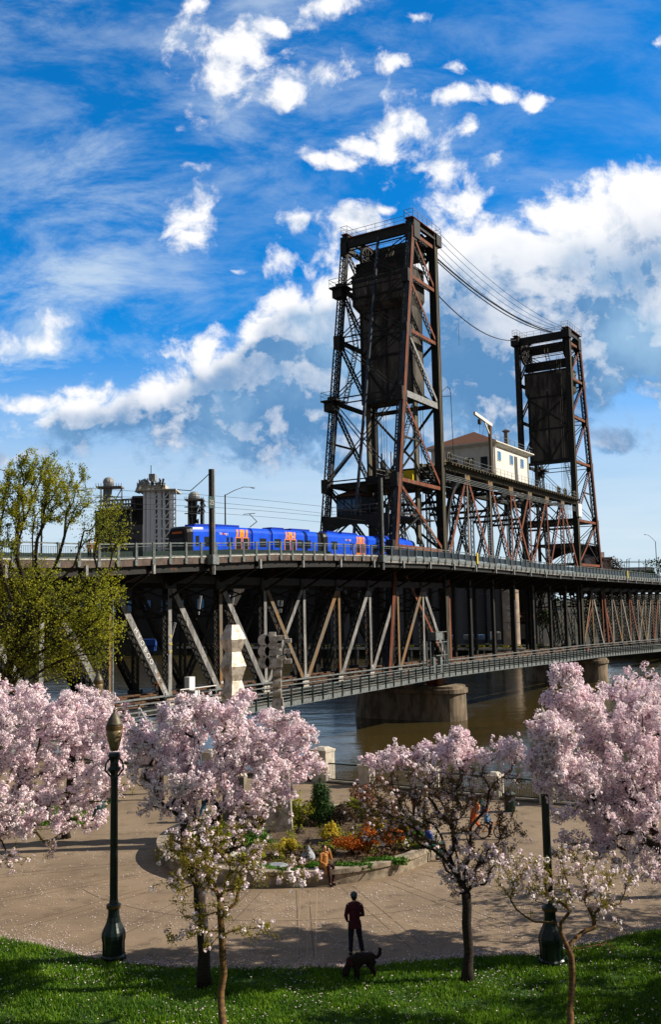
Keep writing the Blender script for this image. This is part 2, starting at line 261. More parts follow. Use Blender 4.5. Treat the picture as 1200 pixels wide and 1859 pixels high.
# ---------------------------------------------------------------- mesh helpers
ORG={}
def _reg(o,p,own):
    COL.objects.link(o)
    if p is not None: o.parent=p
    ORG[o.name]=own
def props(o,label=None,cat=None,group=None,kind=None):
    if label: o['label']=label
    if cat: o['category']=cat
    if group: o['group']=group
    if kind: o['kind']=kind
    return o
def thing(name,loc,label,cat,group=None):
    o=bpy.data.objects.new(name,None); loc=np.array(loc,float); o.location=loc; o.empty_display_size=.2; _reg(o,None,loc); return props(o,label,cat,group)
def unit(v): v=np.array(v,float); return v/max(np.linalg.norm(v),1e-9)
class MB:
    def __init__(s): s.V=[]; s.Fs=[]; s.n=0
    def add(s,v,f):
        v=np.asarray(v,float).reshape(-1,3); s.V.append(v); s.Fs.extend([tuple(i+s.n for i in q) for q in f]); s.n+=len(v); return s
    def hexa(s,v): return s.add(v,[(0,3,2,1),(4,5,6,7),(0,1,5,4),(1,2,6,5),(2,3,7,6),(3,0,4,7)])
    def box(s,c,dx,dy,dz,X=(1,0,0),Y=(0,1,0),Z=(0,0,1)):
        c=np.array(c,float); X=np.array(X,float)*dx/2; Y=np.array(Y,float)*dy/2; Z=np.array(Z,float)*dz/2
        return s.hexa([c+a*X+b*Y+e*Z for e in(-1,1) for a,b in((-1,-1),(1,-1),(1,1),(-1,1))])
    def bbox(s,s0,s1,w0,w1,z0,z1):   # box in bridge coordinates
        return s.hexa([W(a,b,z) for z in(z0,z1) for a,b in((s0,w0),(s1,w0),(s1,w1),(s0,w1))][::1])
    def beam(s,p,q,a,b,ref=UP):
        p=np.array(p,float); q=np.array(q,float); d=unit(q-p); r=np.array(ref,float); r=r-d*(r@d)
        if np.linalg.norm(r)<1e-6: r=np.array([1,0,0])-d*d[0]
        r=unit(r); x=np.cross(d,r)
        return s.hexa([e+i*x*a/2+j*r*b/2 for e in(p,q) for i,j in((-1,-1),(1,-1),(1,1),(-1,1))])
    def tube(s,pts,rs,n=8,cap=True):
        pts=[np.array(p,float) for p in pts]
        if np.isscalar(rs): rs=[rs]*len(pts)
        V=[];prev=None
        for i,p in enumerate(pts):
            d=unit((pts[min(i+1,len(pts)-1)]-pts[max(i-1,0)]))
            if prev is None: x=unit(np.cross(d,[0,0,1.]) if abs(d[2])<.9 else np.cross(d,[0,1.,0]))
            else: x=unit(prev-d*(prev@d))
            prev=x; y=np.cross(d,x)
            for k in range(n):
                a=2*math.pi*k/n; V.append(p+rs[i]*(math.cos(a)*x+math.sin(a)*y))
        f=[(i*n+k,i*n+(k+1)%n,(i+1)*n+(k+1)%n,(i+1)*n+k) for i in range(len(pts)-1) for k in range(n)]
        if cap: f+= [tuple(range(n))[::-1],tuple((len(pts)-1)*n+k for k in range(n))]
        return s.add(V,f)
    def lathe(s,c,prof,n=16,sx=1,sy=1,rot=0,flute=0):
        c=np.array(c,float); V=[]
        for r,z in prof:
            for k in range(n):
                a=2*math.pi*k/n+rot; rr=r*(1-flute*(k%2)); V.append(c+np.array([rr*sx*math.cos(a),rr*sy*math.sin(a),z]))
        m=len(prof); f=[(i*n+k,i*n+(k+1)%n,(i+1)*n+(k+1)%n,(i+1)*n+k) for i in range(m-1) for k in range(n)]
        f+= [tuple(range(n))[::-1],tuple((m-1)*n+k for k in range(n))]
        return s.add(V,f)
    def ell(s,c,rx,ry,rz,n=12,X=(1,0,0),Y=(0,1,0),Z=(0,0,1)):
        X=np.array(X,float);Y=np.array(Y,float);Z=np.array(Z,float);m=max(6,n//2+2); V=[];c=np.array(c,float)
        for i in range(1,m):
            p=math.pi*i/m
            for k in range(n):
                a=2*math.pi*k/n; V.append(c+X*rx*math.sin(p)*math.cos(a)+Y*ry*math.sin(p)*math.sin(a)-Z*rz*math.cos(p))
        f=[(i*n+k,i*n+(k+1)%n,(i+1)*n+(k+1)%n,(i+1)*n+k) for i in range(m-2) for k in range(n)]
        V.append(c-Z*rz); V.append(c+Z*rz); a=len(V)-2; f+=[(a,(k+1)%n,k) for k in range(n)]+[(a+1,(m-2)*n+k,(m-2)*n+(k+1)%n) for k in range(n)]
        return s.add(V,f)
    def build(s,name,mt,parent=None,smooth=False,**pr):
        if not s.V: return None
        V=np.concatenate(s.V); org=ORG[parent.name] if parent is not None else np.zeros(3)
        o_own=org
        if parent is None: o_own=np.array([V[:,0].mean(),V[:,1].mean(),V[:,2].min()])
        me=bpy.data.meshes.new(name); me.from_pydata((V-o_own).tolist(),[],s.Fs)
        for m in (mt if isinstance(mt,(list,tuple)) else [mt]): me.materials.append(MATS[m])
        if smooth: me.polygons.foreach_set('use_smooth',[True]*len(me.polygons))
        me.update(); o=bpy.data.objects.new(name,me)
        if parent is None: o.location=o_own
        _reg(o,parent,o_own); return props(o,**pr)
def quads(name,V,mt,parent=None,matidx=None,smooth=False,**pr):   # V: (n,4,3) many free quads
    n=len(V); org=ORG[parent.name] if parent is not None else np.zeros(3)
    me=bpy.data.meshes.new(name); me.vertices.add(n*4); me.loops.add(n*4); me.polygons.add(n)
    me.vertices.foreach_set('co',(V-org).reshape(-1)); me.loops.foreach_set('vertex_index',np.arange(n*4)); me.polygons.foreach_set('loop_start',np.arange(n)*4); me.polygons.foreach_set('loop_total',np.full(n,4))
    for m in (mt if isinstance(mt,(list,tuple)) else [mt]): me.materials.append(MATS[m])
    if matidx is not None: me.polygons.foreach_set('material_index',matidx.astype(np.int32))
    me.update(calc_edges=True); o=bpy.data.objects.new(name,me); _reg(o,parent,org); return props(o,**pr)
def leafquads(C,size,nrm=None,jit=.6,asp=.8,rng=RNG):
    n=len(C); d=rng.normal(size=(n,3)); d/=np.linalg.norm(d,axis=1)[:,None]
    if nrm is not None: d=nrm+d*jit; d/=np.linalg.norm(d,axis=1)[:,None]
    t=rng.normal(size=(n,3)); x=np.cross(d,t); x/=np.linalg.norm(x,axis=1)[:,None]; y=np.cross(d,x)
    sz=(size if np.isscalar(size) else size[:,None])*rng.uniform(.7,1.25,(n,1))*.5
    x=x*sz; y=y*sz*asp
    return np.stack([C-x*.55-y,C+x-y*.45,C+x*.5+y,C-x-y*-.5],1)
def text(name,body,loc,size,X,Z,mt,parent,depth=.004,**pr):
    c=bpy.data.curves.new(name,'FONT'); c.body=body; c.size=size; c.extrude=depth; c.align_x='CENTER'; c.align_y='CENTER'
    o=bpy.data.objects.new(name,c); X=Vector(X).normalized(); Z=Vector(Z).normalized(); Nn=X.cross(Z)*1.0
    m=Matrix((X,Z,Nn)).transposed() if False else Matrix(((X[0],Z[0],X.cross(Z)[0]),(X[1],Z[1],X.cross(Z)[1]),(X[2],Z[2],X.cross(Z)[2])))
    c.materials.append(MATS[mt]); org=ORG[parent.name] if parent is not None else np.zeros(3)
    mw=Matrix.Translation(Vector(np.array(loc)-org))@m.to_4x4()
    COL.objects.link(o); dg=bpy.context.evaluated_depsgraph_get(); me=bpy.data.meshes.new_from_object(o.evaluated_get(dg)); bpy.data.objects.remove(o)
    me.transform(mw); o=bpy.data.objects.new(name,me); _reg(o,parent,org); return props(o,**pr)
def interp(pts):
    xs=[p[0] for p in pts]; ys=[p[1] for p in pts]; return lambda s: float(np.interp(s,xs,ys))
dz=interp([(-150,11.2),(-80,13.95),(-72,14.15),(-65,14.6),(-57,15.0),(-49,15.5),(-38,15.85),(-28,16.1),(-11,16.35),(8,16.2),(33,15.9),(66,15.8),(115,15.7),(300,15.0)])
lz=interp([(-120,.5),(-44,.7),(-8,1.0),(11,.75),(36,.3),(70,-.2),(115,-1.4),(200,-3.)])
bz=interp([(-100,1.7),(0,1.5),(64,.9),(110,.1),(160,-.8)])
WAT=-5.4
# ---------------------------------------------------------------- setting
def sheet(name,pts,z,mt,**pr):
    b=MB(); b.add([(p[0],p[1],z) for p in pts],[tuple(range(len(pts)))]); return b.build(name,mt,None,kind='structure',**pr)
Wp=lambda s,w:W(s,w,0)[:2]
# river bed of land far east + far bank
sheet('far_ground',[Wp(150,-9000),Wp(150,9000),Wp(12000,9000),Wp(12000,-9000)],-2.2,'bank_earth')
sheet('river',[Wp(-76.9,-9000),Wp(-76.9,9000),Wp(152,9000),Wp(152,-9000)],WAT,'water')
# plaza: one sheet up to the sea wall
sheet('plaza_pavement',[(*Wp(-76.2,-250),),(*Wp(-76.2,700),),(Wp(-76.2,700)[0],Wp(-76.2,-250)[1])],0,'plaza')
b=MB(); b.bbox(-76.9,-76.2,-300,300,-9,.12); b.build('sea_wall','concrete_dark',None,label='long grey concrete sea wall along the river edge of the plaza',cat='wall')
b=MB(); b.bbox(149.5,150.3,-400,600,-9,-2.0); b.build('far_embankment','bank_earth',None,kind='structure')
# lawn in front, its curved edge
edge=[gnd(u,v)[:2] for u,v in((-700,1640),(-250,1655),(-80,1685),(0,1705),(70,1716),(150,1735),(230,1750),(400,1760),(620,1757),(740,1748),(860,1737),(980,1733),(1060,1716),(1120,1703),(1190,1688),(1300,1672),(1500,1650),(1900,1640))]
b=MB(); n_=len(edge); V=[(x,y,.012) for x,y in edge]+[(x*1.02,-15,.012) for x,y in edge]; b.add(V,[(i,n_+i,n_+i+1,i+1) for i in range(n_-1)]); b.build('lawn','grass_base',None,kind='structure')
b=MB()
ex=np.array(edge)
def lawn_y(x): return np.interp(x,ex[:,0],ex[:,1])
# second lawn in the plaza at left
l2=[gnd(u,v)[:2] for u,v in((-60,1500),(60,1500),(130,1490),(150,1475),(135,1462),(60,1450),(-100,1450))]
sheet('small_lawn',l2,.01,'grass_base')
def blades(name,n,xr,yr,h,cond,mt='grass_blade',wid=.018):
    x=RNG.uniform(*xr,n*2); y=RNG.uniform(*yr,n*2); k=cond(x,y); x=x[k][:n]; y=y[k][:n]; n=len(x)
    a=RNG.uniform(0,6.28,n); hh=h*RNG.uniform(.5,1.3,n)*(1+.5*np.sin(x*1.7+y*2.3)*np.sin(y*1.1-x*.6)); lean=RNG.normal(0,.35,(n,2))*hh[:,None]
    base=np.stack([x,y,np.full(n,.01)],1); dx=np.stack([np.cos(a),np.sin(a),np.zeros(n)],1)*wid; tip=base+np.column_stack([lean,hh])
    V=np.stack([base-dx,base+dx,tip+dx*.3,tip-dx*.3],1); return quads(name,V,mt,None,kind='stuff')
fov=lambda x,y,k=.40: np.abs(x)<y*k+.5
g=blades('grass',85000,(-13,13),(21,31),.085,lambda x,y:(y<lawn_y(x)-.05*RNG.normal(size=len(x)).clip(-2,2))&fov(x,y)&((np.sin(x*2.1+1)*np.sin(y*3.7+x)+np.sin(x*.7-y*1.3)*.6<.95)|(RNG.uniform(size=len(x))<.35)))
props(g,'bright green mown lawn in the foreground, striped by tree shadows','grass')
g=blades('lawn_grass',6000,(-18,-12),(46,54),.12,lambda x,y:(np.abs(x+15)<3)&(y>gnd(0,1500)[1])&(y<gnd(0,1450)[1]),wid=.03); props(g,'small patch of grass behind the left blossom trees','grass')
# fallen petals / daisies
def petals(name,n,xr,yr,cond,sz,z0,mt='petal_white'):
    x=RNG.uniform(*xr,n*3); y=RNG.uniform(*yr,n*3); k=cond(x,y); x=x[k][:n]; y=y[k][:n]
    C=np.stack([x,y,np.full(len(x),z0)+RNG.uniform(0,.01,len(x))],1); nn=np.tile([0,0,1.],(len(x),1)); return quads(name,leafquads(C,sz,nn,.35),mt,None,kind='stuff')
dn=lambda x,y: RNG.uniform(size=len(x))<(.25+.75*(np.sin(x*.9+1.3)*np.sin(y*1.3+x*.4)>.0))*np.clip(1.25-(y-28)/16,.08,1)
g=petals('fallen_petals',10000,(-16,16),(26,50),lambda x,y:(y>lawn_y(x))&fov(x,y)&dn(x,y)&(np.hypot(x+1.6,y-41.2)>6.2),  .04,.012); props(g,'pale fallen blossom petals scattered over the brown paving','petals')
ed=ex[(ex[:,0]>-14)&(ex[:,0]<14)]; xs_=np.linspace(-13,13,160); b=MB(); V=[]
for x_ in xs_:
    y_=float(lawn_y(x_)); V+= [(x_,y_-.10-.05*math.sin(x_*9),.016),(x_,y_+.07+.06*math.sin(x_*5.3)+.05*math.sin(x_*17),.016)]
b.add(V,[(2*i,2*i+2,2*i+3,2*i+1) for i in range(159)]); b.build('lawn_edge_soil','soil',None,kind='structure')
x=RNG.uniform(-13,13,5200); y=lawn_y(x)+np.abs(RNG.normal(0,.32,5200)); C_=np.stack([x,y,np.full(len(x),.024)],1); V=leafquads(C_,.034,np.tile([0,0,1.],(len(x),1)),.3)
props(quads('petal_drift',V,'petal_white',None),'drift of fallen petals caught along the edge of the lawn','petals',None,'stuff')
g=petals('lawn_daisies',2600,(-13,13),(21,30.5),lambda x,y:(y<lawn_y(x))&fov(x,y)&dn(x,y),.042,.085); props(g,'tiny white daisies and petals dotted through the foreground lawn','daisies')
# paving joints
b=MB()
for u0,v0,u1,v1,wd in((545,1622,540,1738,.03),(561,1620,557,1742,.03),(575,1618,573,1738,.04),(668,1655,830,1705,.05),(690,1650,870,1702,.03),(250,1640,420,1600,.04),(0,1600,260,1592,.03),(60,1650,340,1622,.03),(800,1600,1000,1655,.03),(430,1755,640,1740,.05)):
    p=gnd(u0,v0,.004);q=gnd(u1,v1,.004); d=unit(q-p); x=np.array([d[1],-d[0],0])*wd/2
    b.add([p-x,q-x,q+x,p+x],[(0,1,2,3)])
b.build('paving_joints','joint',None,kind='structure')
b=MB(); pc_=np.array([-1.6,41.2,.003])
def jl(p,q,wd):
    d=unit(q-p); x=np.array([d[1],-d[0],0])*wd/2; b.add([p-x,q-x,q+x,p+x],[(0,1,2,3)])
for k in range(24):
    a_=k*math.pi/12+.05
    dr=np.array([math.cos(a_),math.sin(a_),0]); pr_=np.array([-dr[1],dr[0],0])*.22; q0,q1=pc_+dr*6.3,pc_+dr*13.
    if dr[1]>-.25: continue
    for e_ in(-1,1): jl(q0+pr_*e_,q1+pr_*e_,.022)
for rr_ in(9.6,):
    pp=[pc_+np.array([math.cos(a_)*rr_,math.sin(a_)*rr_,.001]) for a_ in np.linspace(math.pi*1.2,math.pi*1.9,50)]
    for p,q in zip(pp[:-1],pp[1:]): jl(p,q,.024)
b.build('paving_scoring','joint_dark',None,kind='structure')
# ---------------------------------------------------------------- bridge
BR=thing('steel_bridge',W(0,5.5,WAT),'black and rusty double-deck truss bridge with two tall lift towers over the river','bridge')
def plates(mb,p,q,win,wd,ref=N3,t=.05):
    x=ref*(wd/2); mb.beam(p+x,q+x,win,t,ref); mb.beam(p-x,q-x,win,t,ref)
def lacing(mb,p,q,win,wd,ref=N3,pitch=.9,bw=.08,sides=(-1,1),X=False):
    d=unit(q-p); L=np.linalg.norm(q-p); x1=unit(np.cross(d,ref)); n=max(2,int(round(L/pitch)))
    for sd in sides:
        o=x1*(win/2*sd)
        for i in range(n):
            k=1 if i%2 else -1
            a=p+d*(L*i/n)+o-ref*(wd/2*k); c=p+d*(L*(i+1)/n)+o+ref*(wd/2*k); mb.beam(a,c,.03,bw,unit(np.cross(c-a,x1)))
            if X: a=p+d*(L*i/n)+o+ref*(wd/2*k); c=p+d*(L*(i+1)/n)+o-ref*(wd/2*k); mb.beam(a,c,.028,bw,unit(np.cross(c-a,x1)))
def member(name,p,q,win,wd,mt,parent,pitch=.9,bw=.08,mt2='steel_dark',X=False):
    """near side: the plate facing the park carries its own paint; the laced body behind is dark"""
    b=MB(); x=N3*(wd/2); b.beam(p-x,q-x,win,.05,N3)
    o=b.build(name,mt,parent)
    b=MB(); b.beam(p+x,q+x,win,.05,N3); lacing(b,p,q,win-.02,wd-.06,N3,pitch,bw,X=X)
    b.build('lacing',mt2,o) if False else None
    # merged into the same mesh as a second material
    V=np.concatenate(b.V); me=o.data; n0=len(me.vertices); me2=bpy.data.meshes.new(name); ov=np.empty(n0*3); me.vertices.foreach_get('co',ov)
    faces=[tuple(pp.vertices) for pp in me.polygons]; k=len(faces); faces+=[tuple(i+n0 for i in f) for f in b.Fs]
    me2.from_pydata(np.concatenate([ov.reshape(-1,3),V-ORG[parent.name]]).tolist(),[],faces); me2.materials.append(MATS[mt]); me2.materials.append(MATS[mt2])
    me2.polygons.foreach_set('material_index',[0]*k+[1]*(len(faces)-k)); me2.update(); o.data=me2; return o
PL=7.37
def sub(name,label=None,parent=BR):
    o=bpy.data.objects.new(name,None); o.empty_display_size=.2; o.location=(0,0,0); _reg(o,parent,ORG[parent.name]); 
    if label: o['label']=label
    return o
def fixed_span(k0,k1,xk,off,dirs,label,near_m):
    """k0..k1 panel nodes at off+k*PL ; dirs[k] = which way the diagonal in panel k..k+1 runs"""
    for w,near in((0,1),(11,0)):
        b=MB(); s0=off+k0*PL; s1=off+k1*PL
        # chords
        zt=12.75
        b.beam(W(s0,w,zt+.35),W(s1,w,zt+.35),.75,.7,N3)
        n=int((s1-s0)/PL)
        for i in range(n):
            sa=s0+i*PL; b.beam(W(sa,w,bz(sa)-.2),W(sa+PL,w,bz(sa+PL)-.2),.75,.55,N3)
        tr=b.build('truss','steel_dark',BR,label=label if near else None)
        for k in range(k0,k1+1):
            s=off+k*PL; zb=bz(s)
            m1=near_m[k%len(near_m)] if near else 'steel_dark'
            if near and k==xk: continue
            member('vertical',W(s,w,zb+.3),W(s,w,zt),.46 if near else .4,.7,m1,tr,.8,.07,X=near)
            g=MB(); 
            g.box(W(s,w,zt+.1),1.5,.88,1.3,D3,N3); g.build('gusset_plate','steel_dark',tr); g=MB(); g.box(W(s,w,zb+.15),1.3,.88,.9,D3,N3); g.build('gusset_plate','steel_dark',tr)
        for k in range(k0,k1):
            s=off+k*PL; dd=dirs(k)
            if dd==0: continue
            a,c=(s,s+PL) if dd>0 else (s+PL,s)
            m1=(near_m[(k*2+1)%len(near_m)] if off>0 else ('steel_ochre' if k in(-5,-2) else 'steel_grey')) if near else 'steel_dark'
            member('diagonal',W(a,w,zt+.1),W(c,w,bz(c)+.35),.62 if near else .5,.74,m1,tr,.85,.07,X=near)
        # the crossed middle panels
        if xk is not None:
            sm=off+xk*PL
    return
MN=['steel_grey','steel_ochre','steel_grey','steel_ochre','steel_grey']
def wdir(k):   # k panel index; west span
    return {-12:-1,-11:1,-10:1,-9:1,-8:1,-7:1,-6:0,-5:-1,-4:-1,-3:-1,-2:-1,-1:1}[k]
fixed_span(-12,0,None,0.,wdir,'blackened fixed truss span west of the tall near tower, grey and ochre members',MN)
edirs=lambda k:{0:-1,1:1,2:1,3:1,4:1,5:1,6:0,7:-1,8:-1,9:-1,10:-1,11:1}[k]
fixed_span(0,12,None,64.,edirs,'fixed truss span beyond the far tower with thin rust-coloured diagonals',['steel_grey','steel_ochre','steel_rust'])
# crossed panels
for off,k in((0.,-6),(64.,6)):
    for w in(0,11):
        a,c=off+k*PL,off+(k+1)*PL
        member('diagonal',W(a,w,12.8),W(c,w,bz(c)+.35),.5,.7,'steel_ochre' if w==0 else 'steel_dark',BR,.85,.07)
        member('diagonal',W(c,w,12.8),W(a,w,bz(a)+.35),.48,.64,'steel_grey' if w==0 else 'steel_dark',BR,.85,.07)
# floor beams, stringers, lateral bracing of both decks
b=MB(); c=MB()
for k in range(-17,26):
    s=k*PL if k<=0 else (k*PL if k>20 else k*PL)
    if s>150: break
    d=dz(s)
    if s>-100:
        b.hexa([W(s-.15,-5.0,d-1.0),W(s+.15,-5.0,d-1.0),W(s+.15,0,d-2.6),W(s-.15,0,d-2.6),W(s-.15,-5.0,d-.45),W(s+.15,-5.0,d-.45),W(s+.15,0,d-.45),W(s-.15,0,d-.45)])
        b.bbox(s-.18,s+.18,0,11,d-2.6,d-.5); b.hexa([W(s-.15,11,d-2.6),W(s+.15,11,d-2.6),W(s+.15,16,d-1.),W(s-.15,16,d-1.),W(s-.15,11,d-.45),W(s+.15,11,d-.45),W(s+.15,16,d-.45),W(s-.15,16,d-.45)])
        b.beam(W(s,-4.6,d-1.3),W(s,-.2,d-3.6),.16,.2); 
        if not(0<s<64): 
            b.beam(W(s,.3,12.6),W(s,10.7,9.6),.12,.15); b.beam(W(s,.3,9.6),W(s,10.7,12.6),.12,.15); b.beam(W(s,.3,9.6),W(s,10.7,9.6),.2,.25)
        b.bbox(s-.2,s+.2,-3.2,11.5,bz(s)-1.0,bz(s)-.35)
for w in(-4.7,-3.,-1.4,1.4,3.8,5.5,7.2,9.6,12.5,14.3):
    for s in np.arange(-108,150,6.): b.beam(W(s,w,dz(s)-.85),W(s+6,w,dz(s+6)-.85),.2,.8)
for w in(2,3.6,6.2,7.8):
    for s in np.arange(-90,150,10.): c.beam(W(s,w,bz(s)-.45),W(s+10,w,bz(s+10)-.45),.25,.5)
b.build('floor_framing','steel_dark',BR); c.build('stringers','steel_rust',BR)
# brown timber ties of the railway deck
b=MB()
for s in np.arange(-84,150,1.15): b.beam(W(s,.9,bz(s)-.05),W(s,10.1,bz(s)-.05),.5,.22)
for w in(.95,2.6,4.1,6.9,8.4,10.05):
    for s in np.arange(-84,150,10.): b.beam(W(s,w,bz(s)+.12),W(s+10,w,bz(s+10)+.12),.2 if 1<w<10 else .3,.14)
b.build('rail_deck','timber',BR)
# upper deck slab, sidewalk, curbs
b=MB()
SS=list(np.arange(-130,152,3.))
def strip(mb,w0,w1,z0,z1,fn,ss):
    for a,c_ in zip(ss[:-1],ss[1:]): mb.hexa([W(s,w,fn(s)+z) for z in(z0,z1) for s,w in((a,w0),(c_,w0),(c_,w1),(a,w1))])
strip(b,-3.2,14.2,-.42,-.12,dz,SS); b.build('upper_roadway','asphalt',BR)
b=MB(); strip(b,-5.05,-3.2,-.3,0,dz,SS); strip(b,14.2,16.05,-.3,0,dz,SS); b.build('upper_sidewalk','concrete_pale',BR)
L1=[s for s in SS if s<-27]; L2=[s for s in SS if s>-29]
b=MB(); strip(b,-5.16,-5.06,-.6,-.08,dz,L1); b.build('fascia','deck_panel',BR); b=MB(); strip(b,-5.2,-5.1,-.04,.07,dz,L1); b.build('curb','deck_white',BR)
b=MB(); strip(b,-5.18,-5.06,-.42,.08,dz,L2); b.build('fascia','galv',BR)
b=MB(); strip(b,-5.14,-5.08,-.72,-.46,dz,L2); b.build('fascia_lower','steel_grey',BR)
b=MB()
for w,e in((-.9,1),(.9,1),): strip(b,3.2+w*.8-.05,3.2+w*.8+.05,-.12,.0,dz,SS)
b.build('tram_track','steel_silver',BR)
# upper railing: rails + a post assembly for each bay
ur=sub('upper_railing'); b=MB(); strip(b,-5.15,-5.07,1.15,1.25,dz,SS); strip(b,-5.13,-5.09,.95,.98,dz,SS); strip(b,-5.13,-5.09,.12,.16,dz,SS)
b.build('top_rail','rail_grey',ur)
b=MB(); 
for s in np.arange(-100,-28,.16): b.beam(W(s,-5.11,dz(s)+.1),W(s,-5.11,dz(s)+.97),.022,.022)
b.build('balusters','rail_dark',ur)
b=MB(); strip(b,-5.12,-5.1,.2,.93,dz,[s for s in SS if s>-28]); b.build('mesh_panels','window_dark',ur)
ps=list(np.arange(-86.6,-28,2.02))+list(np.arange(-27.3,112,2.16)); ps=ps[:100]
for s in ps:
    b=MB(); z=dz(s)
    b.bbox(s-.05,s+.05,-5.26,-5.16,z-.45,z+1.28); 
    if s<-28: b.bbox(s+.12,s+.2,-5.24,-5.18,z-.1,z+1.2)
    b.bbox(s-.16,s+.16,-5.32,-5.18,z-.55,z-.12); b.build('rail_post','rail_grey',ur)
for s in np.arange(-81.07,150,7.37): b=MB(); b.bbox(s-.12,s+.12,-5.3,-5.1,dz(s)-1.3,dz(s)-.4); b.build('drain_bracket','steel_silver',BR)
# far railing
b=MB(); strip(b,16.05,16.12,1.15,1.25,dz,SS)
for s in np.arange(-100,150,1.): b.beam(W(s,16.1,dz(s)),W(s,16.1,dz(s)+1.2),.05,.05)
b.build('far_railing','rail_dark',BR)
# road barriers between tracks and lanes
b=MB(); strip(b,-.35,-.15,-.1,.75,dz,[s for s in SS if s<-12 or s>66][:34]); b.build('lane_barrier','rail_dark',BR)
# lower walkway with railing
b=MB(); SL=list(np.arange(-84,152,4.))
strip(b,-3.2,-.7,-.35,0,lz,SL); b.build('lower_walkway','concrete_dark',BR)
b=MB(); strip(b,-3.3,-3.22,-.4,.12,lz,SL); b.build('walkway_fascia','galv',BR)
lr=sub('lower_railing'); b=MB()
for z0,z1 in((1.22,1.34),(.88,.95),(.56,.63),(.26,.33)): strip(b,-3.3,-3.24,z0,z1,lz,SL)
b.build('rails','galv',lr)
b=MB()
for s in np.arange(-60,112,.33): b.beam(W(s,-3.26,lz(s)+.1),W(s,-3.26,lz(s)+1.25),.03,.03)
b.build('bars','galv',lr)
pl=list(np.arange(-52,110,2.0))
for s in pl:
    b=MB(); z=lz(s); b.bbox(s-.05,s+.05,-3.42,-3.32,z-.3,z+1.36); b.build('rail_post','rail_dark',lr)
b=MB(); strip(b,-.75,-.68,.95,1.1,lambda s:bz(s),SL); strip(b,-.75,-.68,.5,.6,lambda s:bz(s),SL); 
for s in np.arange(-60,110,4): b.beam(W(s,-.72,bz(s)),W(s,-.72,bz(s)+1.3),.07,.07)
b.build('inner_barrier','galv',lr)
# piers
def pier(s,label=None):
    b=MB(); n=18; prof=[]
    R0=3.1
    def ring(r,z):
        V=[]
        for k in range(n+1):
            a=-math.pi/2-math.pi/2+math.pi*k/n
            V.append(W(s+r*math.sin(a+math.pi/2)*1.,-1.2-r*math.cos(a+math.pi/2),z))
        for k in range(n+1):
            a=math.pi*k/n-math.pi/2
            V.append(W(s-r*math.sin(a),9.4+r*math.cos(a),z))
        return V
    lv=[(R0+.15,-12),(R0+.1,WAT-.2),(R0,-2.0),(R0,-1.75),(R0+.28,-1.7),(R0+.28,-1.15),(R0,-1.1),(R0-.05,-.75)]
    V=[];m=2*(n+1)
    for r,z in lv: V+=ring(r,z)
    f=[(i*m+k,i*m+(k+1)%m,(i+1)*m+(k+1)%m,(i+1)*m+k) for i in range(len(lv)-1) for k in range(m)]
    f+=[tuple((len(lv)-1)*m+k for k in range(m))]
    b.add(V,f); o=b.build('pier','concrete_pier',BR,smooth=False,label=label)
    b=MB()
    for w in(0,11): b.bbox(s-1,s+1,w-.9,w+.9,-.75,.2); b.bbox(s-.5,s+.5,w-.7,w+.7,.2,1.2)
    b.build('bearing','steel_rust',o)
    return o
pier(-3.6,'near concrete river pier with round sunlit nose'); pier(66,'farther concrete river pier, mostly in shade'); 
b=MB(); b.bbox(-96,-88.5,-4,15,-9,12.5); b.build('abutment','concrete_dark',BR)
